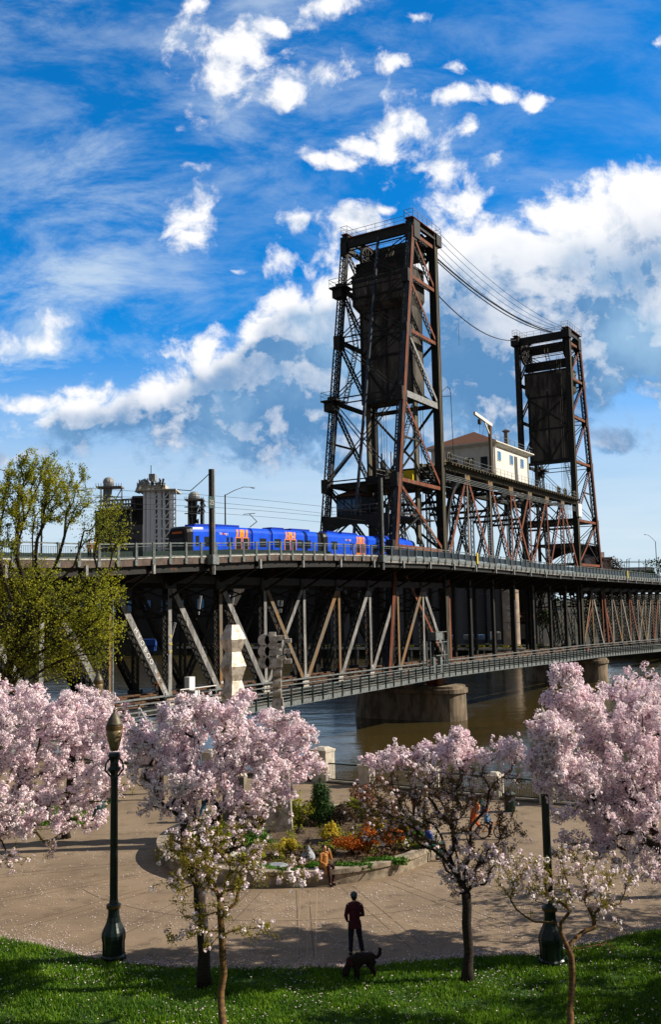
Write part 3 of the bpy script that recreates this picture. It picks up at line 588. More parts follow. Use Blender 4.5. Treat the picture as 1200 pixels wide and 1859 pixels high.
# towers -----------------------------------------------------------------
def tower(sg,s0,near,label):
    T=sub('lift_tower',label); HF=.74 if near else .95; zt_=61+6.45*HF
    def P(sl,w,z): return W(s0+sg*sl,w,z if z<61 else 61+(z-61)*HF)         # sl<=0 away from the lift span
    bt=interp([(1.5,-17.6),(18,-15.8),(27.2,-14.0),(39.5,-11.8),(48.9,-9.8),(57,-8.9),(65.5,-7.0)])
    lev=[18.2,27.3,39.5,48.9,57.0,64.6]
    for w in(0,11):
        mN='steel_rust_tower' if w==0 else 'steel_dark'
        # vertical leg (heavy box) and battered leg
        b=MB(); b.beam(P(0,w,.6),P(0,w,67.2),1.0,1.0,N3); lg=b.build('leg','steel_dark',T)
        b=MB(); b.beam(P(.1,w-.53,1),P(.1,w-.53,67.2),.34,.06,N3); b.beam(P(-.36,w-.54,1),P(-.36,w-.54,67.2),.16,.1,N3); b.beam(P(.46,w-.54,1),P(.46,w-.54,67.2),.14,.1,N3); b.build('cover_plate','steel_olive' if w==0 else 'steel_dark',lg)
        b=MB(); p,q=P(bt(1.5),w,1.5),P(bt(66.5),w,66.5)
        for e in(-1,1):
            for f_ in(-1,1): b.beam(p+N3*.42*e+D3*.45*f_,q+N3*.42*e+D3*.36*f_,.2,.14,N3)
        lacing(b,p,q,.9,.84,N3,1.0,.1,X=True)
        lg=b.build('leg','steel_dark',T)
        b=MB(); b.beam(p-N3*.5,q-N3*.5,.34 if w==0 else .2,.06,N3); b.beam(p-N3*.5-D3*sg*.42,q-N3*.5-D3*sg*.34,.24,.09,N3); b.build('cover_plate','steel_rust' if w==0 else 'steel_dark',lg)
        if w==0:
            b=MB(); b.beam(p-D3*sg*.52-N3*.1,q-D3*sg*.44-N3*.1,.5,.06,D3); b.build('side_plate','steel_blue',lg)
        # bracing of the side frame
        for i,z in enumerate(lev):
            a,c_=P(bt(z),w,z),P(0,w,z-.1)
            m1='steel_silver' if (w==0 and i==2 and near) else ('steel_rust' if w==0 else 'steel_dark')
            member('strut',a,c_,.9 if (w==0 and i==2 and near) else .5,.6,m1,T,.8,.07,X=True)
        zz=[1.8]+lev
        for i in range(len(zz)-1):
            za,zb=zz[i],zz[i+1]
            # long diagonal from the battered leg (top) down to the vertical leg, lower panels reversed
            a,c_=(P(bt(zb),w,zb),P(0,w,za))
            member('brace',a,c_,.42,.55,('steel_rust' if i!=3 or not near else 'steel_silver') if w==0 else 'steel_dark',T,.75,.06,X=True)
            if i in(1,2): 
                zm=(za+zb)/2; b=MB(); m_=P(bt(zm),w,zm); n_=(a+c_)/2; b.beam(m_,n_,.25,.25,N3); b.beam(P(bt(za),w,za),n_,.2,.25,N3); b.build('brace','steel_dark',T)
            g=MB()
            g.box(P(bt(zb)*.97,w,zb-.2),1.5,1.05,1.9,D3,N3)
            g.build('gusset_plate','steel_dark',T)
    # bracing across the battered face and the front face
    for i,z in enumerate(lev):
        if near or i!=2 or True:
            b=MB(); p,q=P(bt(z),.3,z),P(bt(z),10.7,z); b.beam(p+UP*.4,q+UP*.4,.16,.16); b.beam(p-UP*.4,q-UP*.4,.16,.16); lacing(b,p,q,.8,.3,D3,.8,.07,X=True); b.build('cross_strut','steel_dark',T)
            if i in(0,1,2,5): b=MB(); b.beam(P(-.3,.3,z),P(-.3,10.7,z),.4,.6); b.build('cross_strut','steel_dark',T)
    for i in range(len(lev)-1):
        za,zb=lev[i],lev[i+1]
        for fl in(0,1):
            w0,w1=(.3,10.7) if fl else (10.7,.3); p,q=P(bt(za),w0,za+.3),P(bt(zb),w1,zb-.3)
            b=MB(); x=unit(np.cross(q-p,D3)); b.beam(p+x*.25,q+x*.25,.12,.12); b.beam(p-x*.25,q-x*.25,.12,.12); lacing(b,p,q,.5,.14,D3,.7,.05); b.build('sway_brace','steel_dark',T)
        if za<40 and near:
            for fl in(0,1):
                w0,w1=(.3,10.7) if fl else (10.7,.3); b=MB(); b.beam(P(-.4,w0,za+.3),P(-.4,w1,zb-.3),.3,.3); b.build('sway_brace','steel_dark',T)
    b=MB(); b.beam(P(bt(18)*1.0-.2,5.6,18),P(bt(66)-.2,5.2,66),.34,.3,D3); b.build('guide_post','steel_blue',T) if near else None
    # portal at deck level: shallow dark arch
    b=MB(); n=12
    for k in range(n):
        wa,wb=.3+10.4*k/n,.3+10.4*(k+1)/n
        za=21.4-((wa-5.5)/5.2)**2*1.6+.0; zb_=21.4-((wb-5.5)/5.2)**2*1.6
        for ss in(bt(20),): b.hexa([P(ss-.1,wa,za),P(ss+.1,wa,za),P(ss+.1,wb,zb_),P(ss-.1,wb,zb_),P(ss-.1,wa,22.6),P(ss+.1,wa,22.6),P(ss+.1,wb,22.6),P(ss-.1,wb,22.6)])
    b.build('portal_plate','steel_dark',T)
    # top: girders, sheave housings, platforms, railings
    b=MB()
    b.beam(P(-7.2,.2,65.6),P(-7.2,10.8,65.6),.5,1.5); lacing(b,P(-4.5,.2,64.6),P(-4.5,10.8,64.6),1.6,.3,D3,1.0,.12,X=True); b.beam(P(.3,-.6,66.2),P(.3,11.6,66.2),.6,1.6); b.beam(P(-4.2,.2,61.2),P(-4.2,10.8,61.2),.5,1.9)
    for w in(0,11): b.beam(P(-7.5,w,67),P(1.2,w,67),.5,.7); b.beam(P(-7.5,w-.5,66.2),P(1.2,w-.5,66.2),.3,.3)
    for w in(0,11): b.box(P(-6.4,w,65.4),1.9,1.4,2.6,D3,N3); b.box(P(.7,w,66.2),1.7,1.7,1.7,D3,N3)
    b.build('head_frame','steel_dark',T)
    for w in(.9,10.1):
        for sl in(-1.9,):
            b=MB(); c0=P(sl,w,63.8); rr=2.3
            for q0,q1,w_ in((rr,rr*.82,.5),):
                pts=[c0+D3*math.cos(a)*rr*.93+UP*math.sin(a)*rr*.93 for a in np.linspace(0,2*math.pi,25)]
                b.tube(pts,.26,6,False)
            for a in np.linspace(0,math.pi,7)[:-1]: b.beam(c0-D3*math.cos(a)*rr*.9-UP*math.sin(a)*rr*.9,c0+D3*math.cos(a)*rr*.9+UP*math.sin(a)*rr*.9,.14,.3,N3)
            b.tube([c0-N3*.5,c0+N3*.5],.35,10); b.build('sheave','steel_dark',T)
    b=MB(); q0,q1=sorted((s0-7.7*sg,s0+1.6*sg)); b.bbox(q0,q1,-.7,.7,zt_,zt_+.1); b.bbox(q0,q1,10.3,11.4,zt_,zt_+.1); b.bbox(*(sorted((s0-7.7*sg,s0-6.6*sg))),.7,10.3,zt_-.75,zt_-.65)
    b.build('platform','steel_rust',T)
    b=MB()
    def rail(p,q,h=1.15,n=None):
        L=np.linalg.norm(q-p); n=max(1,int(L/1.4))
        for k in range(n+1): r=p+(q-p)*k/n; b.beam(r,r+UP*h,.045,.045)
        b.beam(p+UP*h,q+UP*h,.05,.05); b.beam(p+UP*h*.5,q+UP*h*.5,.04,.04)
    for w in(-.7,11.4,.7,10.3): rail(P(-7.7,w,67.55),P(1.6,w,67.55))
    for sl in(-7.7,1.6): rail(P(sl,-.7,67.55),P(sl,.7,67.55)); rail(P(sl,10.3,67.55),P(sl,11.4,67.55))
    rail(P(-7.7,.7,66.4),P(-7.7,10.3,66.4)); rail(P(.6,.9,66.9),P(.6,10.1,66.9))
    # mid platforms on the outer leg
    for z in(57.2,39.7,48.9):
        if z==48.9: continue
        rail(P(bt(z)-1.2,9.6,z),P(bt(z)-1.2,12.2,z),1.1); rail(P(bt(z)-1.2,12.2,z),P(bt(z)+1.4,12.2,z),1.1)
    rail(P(bt(22.8)-.4,.3,22.8),P(bt(22.8)-.4,10.7,22.8)); rail(P(bt(30)-.2,3,27.7),P(-.5,3,27.7))
    b.build('railing','steel_grey',T)
    b=MB()
    for z in(57.2,39.7): b.box(P(bt(z)+.1,10.9,z-.15),2.6,2.7,.22,D3,N3); b.box(P(bt(z)+.1,11.2,z-.9),1.6,1.6,1.3,D3,N3)
    b.box(P(-8,5.5,27.3),11,10,.2,D3,N3); b.box(P(-7.5,5.5,22.5),13,9.8,.22,D3,N3)
    b.build('floor_plates','steel_dark',T)
    # counterweight of cast concrete with steel frame
    cs=-3.6; b=MB()
    b.box(P(cs,5.5,47.7),3.0,8.6,15.4,D3,N3); b.box(P(cs-.6,5.5,57.0),4.4,9.8,4.2,D3,N3); b.hexa([P(cs-1.5,1.2,53.8),P(cs+1.5,1.2,53.8),P(cs+1.5,9.8,53.8),P(cs-1.5,9.8,53.8),P(cs-2.8,.6,54.9),P(cs+1.6,.6,54.9),P(cs+1.6,10.4,54.9),P(cs-2.8,10.4,54.9)])
    cw=b.build('counterweight','concrete_cw',T)
    b=MB(); x0=cs-1.62; xo=cs+1.62
    for X0 in(x0,xo):
        for w in(1.3,5.5,9.7): b.beam(P(X0,w,40.1),P(X0,w,55),.3,.16,D3)
        for z in(40.2,47.,54.): b.beam(P(X0,1.2,z),P(X0,9.8,z),.16,.35)
        b.beam(P(X0,1.2,47.2),P(X0,9.8,53.8),.12,.35); b.beam(P(X0,9.8,47.2),P(X0,1.2,53.8),.12,.35); b.beam(P(X0,1.2,46.8),P(X0,5.5,40.4),.12,.35); b.beam(P(X0,9.8,46.8),P(X0,5.5,40.4),.12,.35)
    for z in(56.,58.6): b.beam(P(cs-2.9,.5,z),P(cs-2.9,10.5,z),.14,.3)
    b.box(P(cs-.6,5.5,59.3),4.6,10,.35,D3,N3); b.build('counterweight_frame','steel_dark',cw)
    b=MB()
    for w in np.linspace(1.2,2.4,5).tolist()+np.linspace(8.6,9.8,5).tolist(): b.tube([P(cs,w,59.3),P(cs-.2,w,63)],.035,4); 
    for w in(2.,2.4,2.8,8.2,8.6,9.): b.tube([P(-.9,w,18),P(-.9,w,62)],.035,4); b.tube([P(cs+.8,w,40),P(cs+.8,w,28)],.03,4)
    b.build('hoist_ropes','steel_dark',T)
    b=MB()
    for w in(1.6,9.4): b.beam(P(cs-.6,w,19),P(cs-.6,w,40),.9,.35,N3)
    b.build('guide_rail','steel_olive',T)
    # stairs / ladders zigzag between levels
    b=MB()
    flights=[(18.4,27.4,-4,-11,3.2),(27.6,39.5,-10.5,-3,2.4),(39.6,48.9,-9.2,-5.5,10.4),(48.9,57,-5.6,-8.4,10.4),(59.6,64.5,-5,-2.5,5.6)]
    for z0,z1,a0,a1,w in flights:
        for e in(-.35,.35): b.beam(P(a0,w+e,z0),P(a1,w+e,z1),.06,.2); b.beam(P(a0,w+e,z0+1),P(a1,w+e,z1+1),.04,.04)
        n=int((z1-z0)/.45)
        for k in range(n+1): t=k/n; c_=P(a0+(a1-a0)*t,w,z0+(z1-z0)*t); b.beam(c_-N3*.35,c_+N3*.35,.2,.05)
    b.build('stairs','steel_olive',T)
    return T,P,bt
T1,P1,bt1=tower(1,0,True,'tall near lift tower with rusty battered legs left of the lift span')
# cabin, machinery, yellow boxes in the near tower base
b=MB(); b.bbox(-12.5,-9.0,6.2,10.2,22.6,25.6); cab=b.build('operator_cabin','steel_blue',T1)
b=MB()
for k in range(3): b.bbox(-12.58,-12.52,6.5+k*1.25,7.5+k*1.25,23.9,25.2)
b.build('window','window_blue',cab)
b=MB(); b.add([W(-13.2,5.6,25.62),W(-8.4,5.6,25.62),W(-8.4,10.8,25.62),W(-13.2,10.8,25.62),W(-10.8,8.2,26.9)],[(0,1,4),(1,2,4),(2,3,4),(3,0,4),(0,3,2,1)]); b.build('cabin_roof','roof_rust',cab)
b=MB(); b.bbox(-5.2,-3.4,1.8,3.3,28.0,29.6); b.bbox(-8.2,-7.2,3.8,4.6,28.,29.3); b.build('machine_box','yellow_paint',T1)
b=MB()
for k in range(16):
    s_=random.uniform(-11,-2.5); w_=random.uniform(1.5,9); z_=random.choice([22.7,27.5,27.5]); h_=random.uniform(.6,2.2); b.bbox(s_,s_+random.uniform(.6,2.),w_,w_+random.uniform(.5,1.6),z_,z_+h_)
for k in range(14):
    s_=random.uniform(-12,-2); w_=random.uniform(.6,9.5); b.tube([W(s_,w_,22.6),W(s_,w_,random.uniform(25,33))],.07,5); 
b.build('machinery','steel_dark',T1)
T2,P2,bt2=tower(-1,64,False,'dark far lift tower with batter legs sloping down to the right')
b=MB(); b.bbox(62.9,65.1,-1.,-.55,27.8,30.4); b.build('sign_board','white_paint',T2)
# davits with a hanging cable by the near tower
b=MB(); p=W(.6,-.6,41.8); b.tube([p,p+D3*1.6+UP*1.0,p+D3*2.6+UP*.9,p+D3*2.9+UP*.2,W(3.9,-.6,29.2)],.05,5); b.tube([W(.5,-.6,41),W(3.4,-.6,41.6)],.06,5); b.build('davit','steel_dark',T1)
# lift span ----------------------------------------------------------------
LS=sub('lift_span','rust-red lift span truss between the two towers, carrying the pale control house')
NL=7; pl_=64/NL; zt=30.6; zd=15.6
TRd={0:-1,1:1,2:1,3:2,4:-1,5:-1,6:1}
for w,near in((0,1),(11,0)):
    b=MB(); b.beam(W(1.3,w,zt),W(62.7,w,zt),.7,.9,N3); b.beam(W(1,w,zd),W(63,w,zd),.6,.8,N3)
    tr=b.build('truss','steel_olive' if near else 'steel_dark',LS)
    for k in range(1,NL):
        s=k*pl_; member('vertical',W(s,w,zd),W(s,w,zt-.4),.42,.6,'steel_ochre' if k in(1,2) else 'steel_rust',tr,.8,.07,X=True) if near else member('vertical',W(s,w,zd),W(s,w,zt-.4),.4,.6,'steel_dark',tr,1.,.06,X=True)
        g=MB()
        g.box(W(s,w,zt-.7),1.9,.8,1.5,D3,N3)
        g.build('gusset_plate','steel_ochre' if near else 'steel_dark',tr)
    for k in range(NL):
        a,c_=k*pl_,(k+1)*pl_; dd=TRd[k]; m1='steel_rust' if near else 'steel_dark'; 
        if k==0: c_=c_
        if dd in(1,2): member('diagonal',W(a,w,zt-.4),W(c_,w,zd+.3),.5,.6,m1,tr,.85,.07,X=True)
        if dd in(-1,2): member('diagonal',W(c_,w,zt-.4),W(a+.9 if k==0 else a,w,zd+.3),.55,.5,m1,tr,.85,.07,X=True)
b=MB()
for k in range(0,NL+1):
    s=min(max(k*pl_,1.2),62.8); b.beam(W(s,.3,zt),W(s,10.7,zt),.4,.6); b.beam(W(s,.3,25.5),W(s,10.7,25.5),.25,.4); b.beam(W(s,.3,25.5),W(s,5.5,zt),.2,.2); b.beam(W(s,10.7,25.5),W(s,5.5,zt),.2,.2)
    if k<NL:
        b.beam(W(s,.3,zt+.1),W(s+pl_,10.7,zt+.1),.2,.2); b.beam(W(s,10.7,zt+.1),W(s+pl_,.3,zt+.1),.2,.2)
    for w in np.linspace(.8,10.2,5): 
        if k<NL: b.beam(W(s,w,zt-.25),W(s+pl_,w,zt-.25),.12,.35)
b.build('top_bracing','steel_dark',LS)
# knee arches by the near end
b=MB()
for w in(.3,10.7):
    pts=[W(9-7.2*math.cos(a),w,17.5+12*math.sin(a)) for a in np.linspace(0,math.pi/2,9)]
    for p,q in zip(pts[:-1],pts[1:]): b.beam(p,q,.55,.5,N3)
b.build('knee_brace','steel_dark',LS)
# catwalk along the top chord, near side, with railing and ropes
b=MB(); b.bbox(.8,63,-1.5,-.4,zt+.55,zt+.65)
for s in np.arange(1.5,63,1.15): b.bbox(s,s+.25,-1.45,-.38,zt+.25,zt+.55)
b.build('catwalk','steel_olive',LS)
b=MB()
for s in np.arange(1.,63,1.6): b.beam(W(s,-1.5,zt+.6),W(s,-1.5,zt+1.7),.05,.05)
for z in(1.15,1.7): b.beam(W(1,-1.5,zt+z),W(63,-1.5,zt+z),.04,.04)
for z in(-.5,-.75,-1.0,-1.25): b.beam(W(1,-.5,zt+z-.6),W(63,-.5,zt+z-.5),.05,.06)
b.build('catwalk_railing','galv',LS)
b=MB()
for s,w in((2.2,-.6),(8.4,-.6),(10.3,-.6),(2.2,10.6),(62,-.6),(56,-.6),(52,-.6)):
    c0=W(s,w,zt+1.4); pts=[c0+D3*math.cos(a)*.8+UP*math.sin(a)*.8 for a in np.linspace(0,2*math.pi,15)]; b.tube(pts,.13,5,False); b.beam(c0-D3*.7,c0+D3*.7,.1,.2,N3); b.beam(c0-UP*1.,c0+UP*.7,.12,.2,N3)
for k in range(26): s_=random.choice([random.uniform(1.5,18),random.uniform(42,62)]); w_=random.uniform(-.3,9); b.bbox(s_,s_+random.uniform(.4,1.6),w_,w_+.8,zt+.4,zt+random.uniform(.8,1.9))
b.build('rope_sheaves','steel_olive',LS)
# hangers carrying the lower deck
for k in range(0,NL+1):
    for w in(0,11):
        s=min(max(k*pl_,1.4),62.8); b=MB(); b.beam(W(s,w,bz(s)-.2),W(s,w,zd),.62,.5,N3); b.build('hanger','steel_rust' if (k==0 and w==0) else 'steel_dark',LS)
b=MB(); b.beam(W(1,0,zd-.2),W(63,0,zd-.2),.8,1.6,N3); b.beam(W(1,11,zd-.2),W(63,11,zd-.2),.8,1.6,N3)
for w in(0,11):
    for s in np.arange(1,63,10.): b.beam(W(s,w,bz(s)-.2),W(min(s+10,63),w,bz(s+10)-.2),.7,.5,N3)
b.build('lower_chords','steel_dark',LS)
# signal cabinets on the lower deck
b=MB(); b.bbox(-5.4,-3.2,-1.2,0,5.5,6.6)
for q in((-6.8,-6.2),(-4.6,-4.0)): b.bbox(q[0],q[1],-1.4,-.9,1.,3.2)
b.build('signal_box','galv',BR)
b=MB()
for s in(-9.5,-8.4,-7.3,-3.8,-3.0,-1.9,-2.4): b.tube([W(s,-1.2,1),W(s,-1.2,random.uniform(4,7.5))],.09,6)
for z in(3.4,5.2,6.6): b.beam(W(-5.6,-1.2,z),W(-2,-1.2,z),.1,.1)
b.build('signal_rack','galv',BR)
# white cabinets with a rail near the shore end
def onw(u,v,w):
    s,z=onp(u,v,w); return s,z
s1,z1=onw(345,1255,-.3); b=MB(); b.bbox(s1-.1,s1+.55,-1.0,-.4,1.3,2.8); b.bbox(s1-.9,s1-.12,-1.0,-.4,2.9,4.1); b.build('cabinet','white_paint',BR)
b=MB()
for z in(2.0,3.1): b.beam(W(s1-2.5,-1.3,z),W(s1+2.6,-1.3,z),.07,.07)
for q in(-2.5,0,2.6): b.beam(W(s1+q,-1.3,1),W(s1+q,-1.3,3.1),.07,.07)
b.build('guard_rail','white_paint',BR)
# graffiti, painted on member faces turned to the park
def tagtext(body,s,z,size,ang,mt,w=-.42,seed=0):
    X=D3*math.cos(ang)+UP*math.sin(ang); Z=np.cross(np.cross(D3,UP),X)*1.0
    Z=-D3*math.sin(ang)+UP*math.cos(ang)
    return text('graffiti',body,W(s,w,z),size,X,Z,mt,BR,.003)
al=math.atan2(12.8-2,PL)
for i,ch in enumerate('HYOBOO'):
    t=.40+i*.052; s=-66.33+PL*t*1.0; z=12.85-(12.85-2.05)*t; tagtext(ch,s,z,.62,-math.pi/2+.6 if False else -al+.15*math.sin(i*3)+.2,'white_paint',-.41)
for i,(bd,t) in enumerate((('B4',.74),('JK',.80),('ORE',.87),('SNZ',.93))):
    tagtext(bd,-66.33+PL*t,12.85-10.8*t,.34,-al,'white_paint',-.41)
for k,(ss,zz_,bd,sz,mt) in enumerate(((-58.96,2.1,'REK',.55,'graf_pink'),(-58.96,1.5,'HAWK',.42,'white_paint'),(-58.96,7.9,'SR',.34,'yellow_paint'),(-58.96,7.2,'AK',.34,'yellow_paint'),(-58.96,6.5,'EY',.34,'yellow_paint'),
      (-44.6,2.,'OHN',.5,'white_paint'),(-44.3,2.7,'KA',.4,'white_paint'),(-37.1,2.1,'MZR',.5,'white_paint'),(-36.6,2.8,'O7',.4,'white_paint'),(-29.4,2.,'SKE',.5,'white_paint'),(-22.1,2.2,'NEK',.6,'white_paint'),(-22.1,3.,'AY',.4,'white_paint'),(-14.7,2.2,'VOE',.5,'white_paint'),
      (-51.6,2.3,'RAST',.5,'graf_pink'),(-51.6,3.2,'88',.36,'white_paint'))): tagtext(bd,ss,zz_,sz,0,mt,-.47)
for s in(-51.6,-58.96,-44.2,-36.85,-29.5,-22.1): b=MB(); b.box(W(s,-.45,bz(s)+.55),1.0,.012,.95,D3,N3); b.build('repaint_patch','concrete_pale',BR)
# tower-to-tower cables
def cat(p,q,sag,n=20): return [p+(q-p)*t-UP*sag*4*t*(1-t) for t in np.linspace(0,1,n)]
b=MB(); b.tube(cat(W(.5,-.4,62.2),W(62,2.5,66.4),1.7),.13,5); b.tube(cat(W(.5,-.1,62.1),W(62,2.9,66.4),2.0),.09,5); b.tube(cat(W(.5,1,58.3),W(62.5,10.5,66.2),2.6),.09,5); b.build('power_cable','steel_dark',BR)
b=MB()
for i in range(4): b.tube(cat(W(1.6,-.6+i*.7,66.3-i*.3),W(62,-.6+i*.7,66.6),1.8+i*.35),.045,4)
b.tube([W(20,5,57.9),W(20,5,54.2)],.03,4); b.build('signal_wires','steel_dark',BR)
# ---------------------------------------------------------------- control house on the lift span
CH=thing('control_house',W(29,5.5,zt+.6),'cream control house with brown hipped roof sitting on top of the lift span truss','house')
hs0,hs1,hw0,hw1=20.6,36.8,-.2,11.2; z0,z1=zt+.6,zt+6.3
b=MB(); b.bbox(hs0,hs1,hw0,hw1,z0,z1); b.build('walls','house_cream',CH)
b=MB(); e=.9; b.hexa([W(s,w,z) for z,k in((z1-.35,0.05),(z1+.1,e)) for s,w in((hs0-k,hw0-k),(hs1+k,hw0-k),(hs1+k,hw1+k),(hs0-k,hw1+k))]); b.bbox(hs0-e,hs1+e,hw0-e,hw1+e,z1+.1,z1+.28); b.build('eaves','house_cream',CH)
b=MB(); k=e+.02; R=[W(s,w,z1+.29) for s,w in((hs0-k,hw0-k),(hs1+k,hw0-k),(hs1+k,hw1+k),(hs0-k,hw1+k))]; a,c_=W(hs0+5.5,5.5,z1+3.4),W(hs1-5.5,5.5,z1+3.4); b.add(R+[a,c_],[(0,1,5,4),(1,2,5),(2,3,4,5),(3,0,4),(3,2,1,0)]); b.build('roof','roof_rust',CH)
for s in(22.9,28.5,33.6):
    b=MB(); b.bbox(s-.75,s+.75,hw0-.10,hw0-.03,z0+3.0,z0+4.7); f_=b.build('window_frame','white_paint',CH); b=MB(); b.bbox(s-.62,s+.62,hw0-.14,hw0-.105,z0+3.1,z0+4.6); b.build('window_pane','window_blue',f_)
b=MB(); b.bbox(30.0,31.3,hw0-.08,hw0-.02,z0+.4,z0+4.7); b.build('door','grey_wall',CH)
b=MB(); b.tube([W(hs0+.3,hw0-.12,z0+.2),W(hs0+.3,hw0-.12,z1-.4)],.1,6); b.tube([W(hs1-.3,hw0-.12,z0+.2),W(hs1-.3,hw0-.12,z1-.4)],.1,6); b.build('downpipe','house_cream',CH)
b=MB()
for w in(1.5,4,7,9.5): b.bbox(hs0-.1,hs0-.03,w-.6,w+.6,z0+1.6,z0+3.6)
b.build('side_windows','window_dark',CH)
b=MB(); 
for s in np.arange(hs0-.5,hs1+.9,2.2): b.beam(W(s,hw0-.6,z1+.3),W(s,hw0-.6,z1+1.3),.05,.05)
b.beam(W(hs0-.5,hw0-.6,z1+1.3),W(hs1+.7,hw0-.6,z1+1.3),.05,.05); b.beam(W(hs0-.5,hw0-.6,z1+.8),W(hs1+.7,hw0-.6,z1+.8),.04,.04); b.build('roof_railing','galv',CH)
b=MB(); p=W(hs1-3.2,2.5,z1+.8); b.tube([p,p+UP*3.2],.42,10); b.tube([p+UP*3.2,p+UP*3.5,p+UP*3.55,p+UP*3.9],[.42,.75,.75,.1],10); b.build('vent_stack','galv',CH)
# derrick crane on the near side of the house
CR=thing('derrick_crane',W(18.9,-.4,zt+.7),'small pale derrick crane with a rusty mast on the truss top beside the cream house','crane')
b=MB(); p=W(18.9,-.4,zt+.7); b.tube([p,p+UP*1.6,p+UP*5.,p+UP*8.2],[.55,.3,.28,.36],8); b.build('mast','steel_ochre',CR)
b=MB(); b.beam(p+UP*8.4+D3*.8,p+UP*9.3-D3*6.2,.35,.5); b.beam(p+UP*6.6,p+UP*8.4-D3*2.,.16,.2); b.build('jib','house_cream',CR)
b=MB(); q=p+UP*8.9-D3*4.2; b.box(q-UP*.7,.6,.4,.8,D3,N3); b.tube([q-UP*1,q-UP*2.6],.03,4); b.tube([q-UP*.9+D3*1.8,q-UP*5],.02,4); b.build('hook_block','steel_dark',CR)
# ---------------------------------------------------------------- light rail vehicles
TW0,TW1=1.7,4.35
def tram(s0,s1,front,label):
    T=thing('light_rail_car',W((s0+s1)/2,3.0,dz((s0+s1)/2)),label,'tram','blue light rail cars coupled on the upper deck')
    L=s1-s0
    def Q(s,w,z): return W(s,w,dz(s)-.1+z)
    prof=[(0,.35),(.0,2.75),(.1,3.05),(.3,3.27),(.7,3.34)]
    def sect(s,k=1.,top=1.):
        wc=(TW0+TW1)/2; hw=(TW1-TW0)/2; R=[]
        for dw,z in prof: R.append(Q(s,wc-(hw-dw)*k,.35+(z-.35)*top))
        for dw,z in prof[::-1]: R.append(Q(s,wc+(hw-dw)*k,.35+(z-.35)*top))
        return R
    def hull(ss,name,mt,par=T):
        b=MB(); V=[];n=len(prof)*2
        for s,k,t in ss: V+=sect(s,k,t)
        f=[(i*n+j,(i+1)*n+j,(i+1)*n+(j+1)%n,i*n+(j+1)%n) for i in range(len(ss)-1) for j in range(n)]+[tuple(range(n)),tuple((len(ss)-1)*n+j for j in range(n))[::-1]]
        b.add(V,f); return b.build(name,mt,par)
    j1,j2=s0+L*.41,s0+L*.56
    fr=s0+.45; re=s1-1.3
    body=hull([(fr,1,1),((fr+j1)/2,1,1),(j1-.25,1,1)],'front_section','tram_blue'); mid=hull([(j1+.25,1,1),(j2-.25,1,1)],'middle_section','tram_blue'); rear=hull([(j2+.25,1,1),((re+j2)/2,1,1),(re,1,1)],'rear_section','tram_blue')
    hull([(j1-.27,.93,.97),(j1+.27,.93,.97)],'articulation','tram_dark_blue'); hull([(j2-.27,.93,.97),(j2+.27,.93,.97)],'articulation','tram_dark_blue')
    nose=hull([(s0-.45,.78,.93),(s0-.25,.9,.98),(s0+.1,.98,1.),(fr-.02,1,1.0)],'cab','tram_black'); cabr=hull([(re+.02,1,1),(s1-.5,.95,.97),(s1,.75,.88)],'cab','tram_black')
    def panel(a,c_,z0_,z1_,name,mt,par,o=.012,zz=.0):
        b=MB(); n=max(1,int((c_-a)/2))
        for i in range(n):
            x0=a+(c_-a)*i/n;x1=a+(c_-a)*(i+1)/n
            b.hexa([Q(x0,TW0-o-zz,z0_),Q(x1,TW0-o-zz,z0_),Q(x1,TW0+.02,z0_),Q(x0,TW0+.02,z0_),Q(x0,TW0-o-zz,z1_),Q(x1,TW0-o-zz,z1_),Q(x1,TW0+.02,z1_),Q(x0,TW0+.02,z1_)])
        return b.build(name,mt,par)
    if front:
        panel(fr+.35,fr+.9,1.3,2.35,'window','window_dark',body); panel(fr+1.7,fr+3.3,1.25,2.25,'window','window_dark',body); 
    else: panel(fr+.8,fr+2.2,1.25,2.25,'window','window_dark',body)
    U=[.27,.335,.38,.46,.49,.585,.60,.79,.815,.86]
    for a,c_ in((.235,.25),(.262,.277),(.375,.395),(.47,.52),(.585,.635),(.73,.75),(.77,.82),(.84,.885)):
        x0,x1=s0+L*a,s0+L*c_; par=body if x1<j1 else(mid if x1<j2 else rear)
        if x0<j1<x1 or x0<j2<x1: continue
        panel(x0,x1,1.25,2.2,'window','window_dark',par)
    for a,par in((.29,body),(.66,rear)):
        x0=s0+L*a
        for o1,o2 in((.25,.55),(.8,1.6),(1.85,2.2)):
            b=MB(); pr=[(0,2.25),(0,2.75),(.1,3.05)]
            for (da,za),(db,zb_) in zip(pr[:-1],pr[1:]): b.hexa([Q(x0+o+ (z-2.25)*.14,TW0+dw-off_,z+off_*.6) for z,dw in((za,da),(zb_,db)) for o,off_ in((o1,.02),(o2,.02),(o2,-.02),(o1,-.02))])
            b.build('orange_stripe','tram_orange',par)
        d=panel(x0+.1,x0+1.2,.45,2.24,'door','tram_orange',par,.014); panel(x0+.2,x0+1.1,1.0,2.15,'door_window','window_dark',d,.02) ; d=panel(x0+1.35,x0+2.4,.45,2.24,'door','tram_orange',par,.014); panel(x0+1.45,x0+2.3,1.0,2.15,'door_window','window_dark',d,.02)
    for a in(.215,.715 if True else 0):
        s_=s0+L*a; text('lettering','TRI    MET',Q(s_,TW0+.0,2.5),.34,D3,UP,'white_paint',body if a<.4 else rear,.02)
        b=MB(); c0=Q(s_,TW0-.01,2.52); b.box(c0,.28,.06,.18,D3,N3); b.build('emblem','red_paint',body if a<.4 else rear)
    b=MB(); panelz=[(.06,.16),(.2,.36),(.6,.7),(.76,.92)]
    for a,c_ in panelz: b.hexa([Q(s0+L*q,w,z) for z in(3.34,3.56) for q,w in((a,TW0+.7),(c_,TW0+.7),(c_,TW1-.7),(a,TW1-.7))])
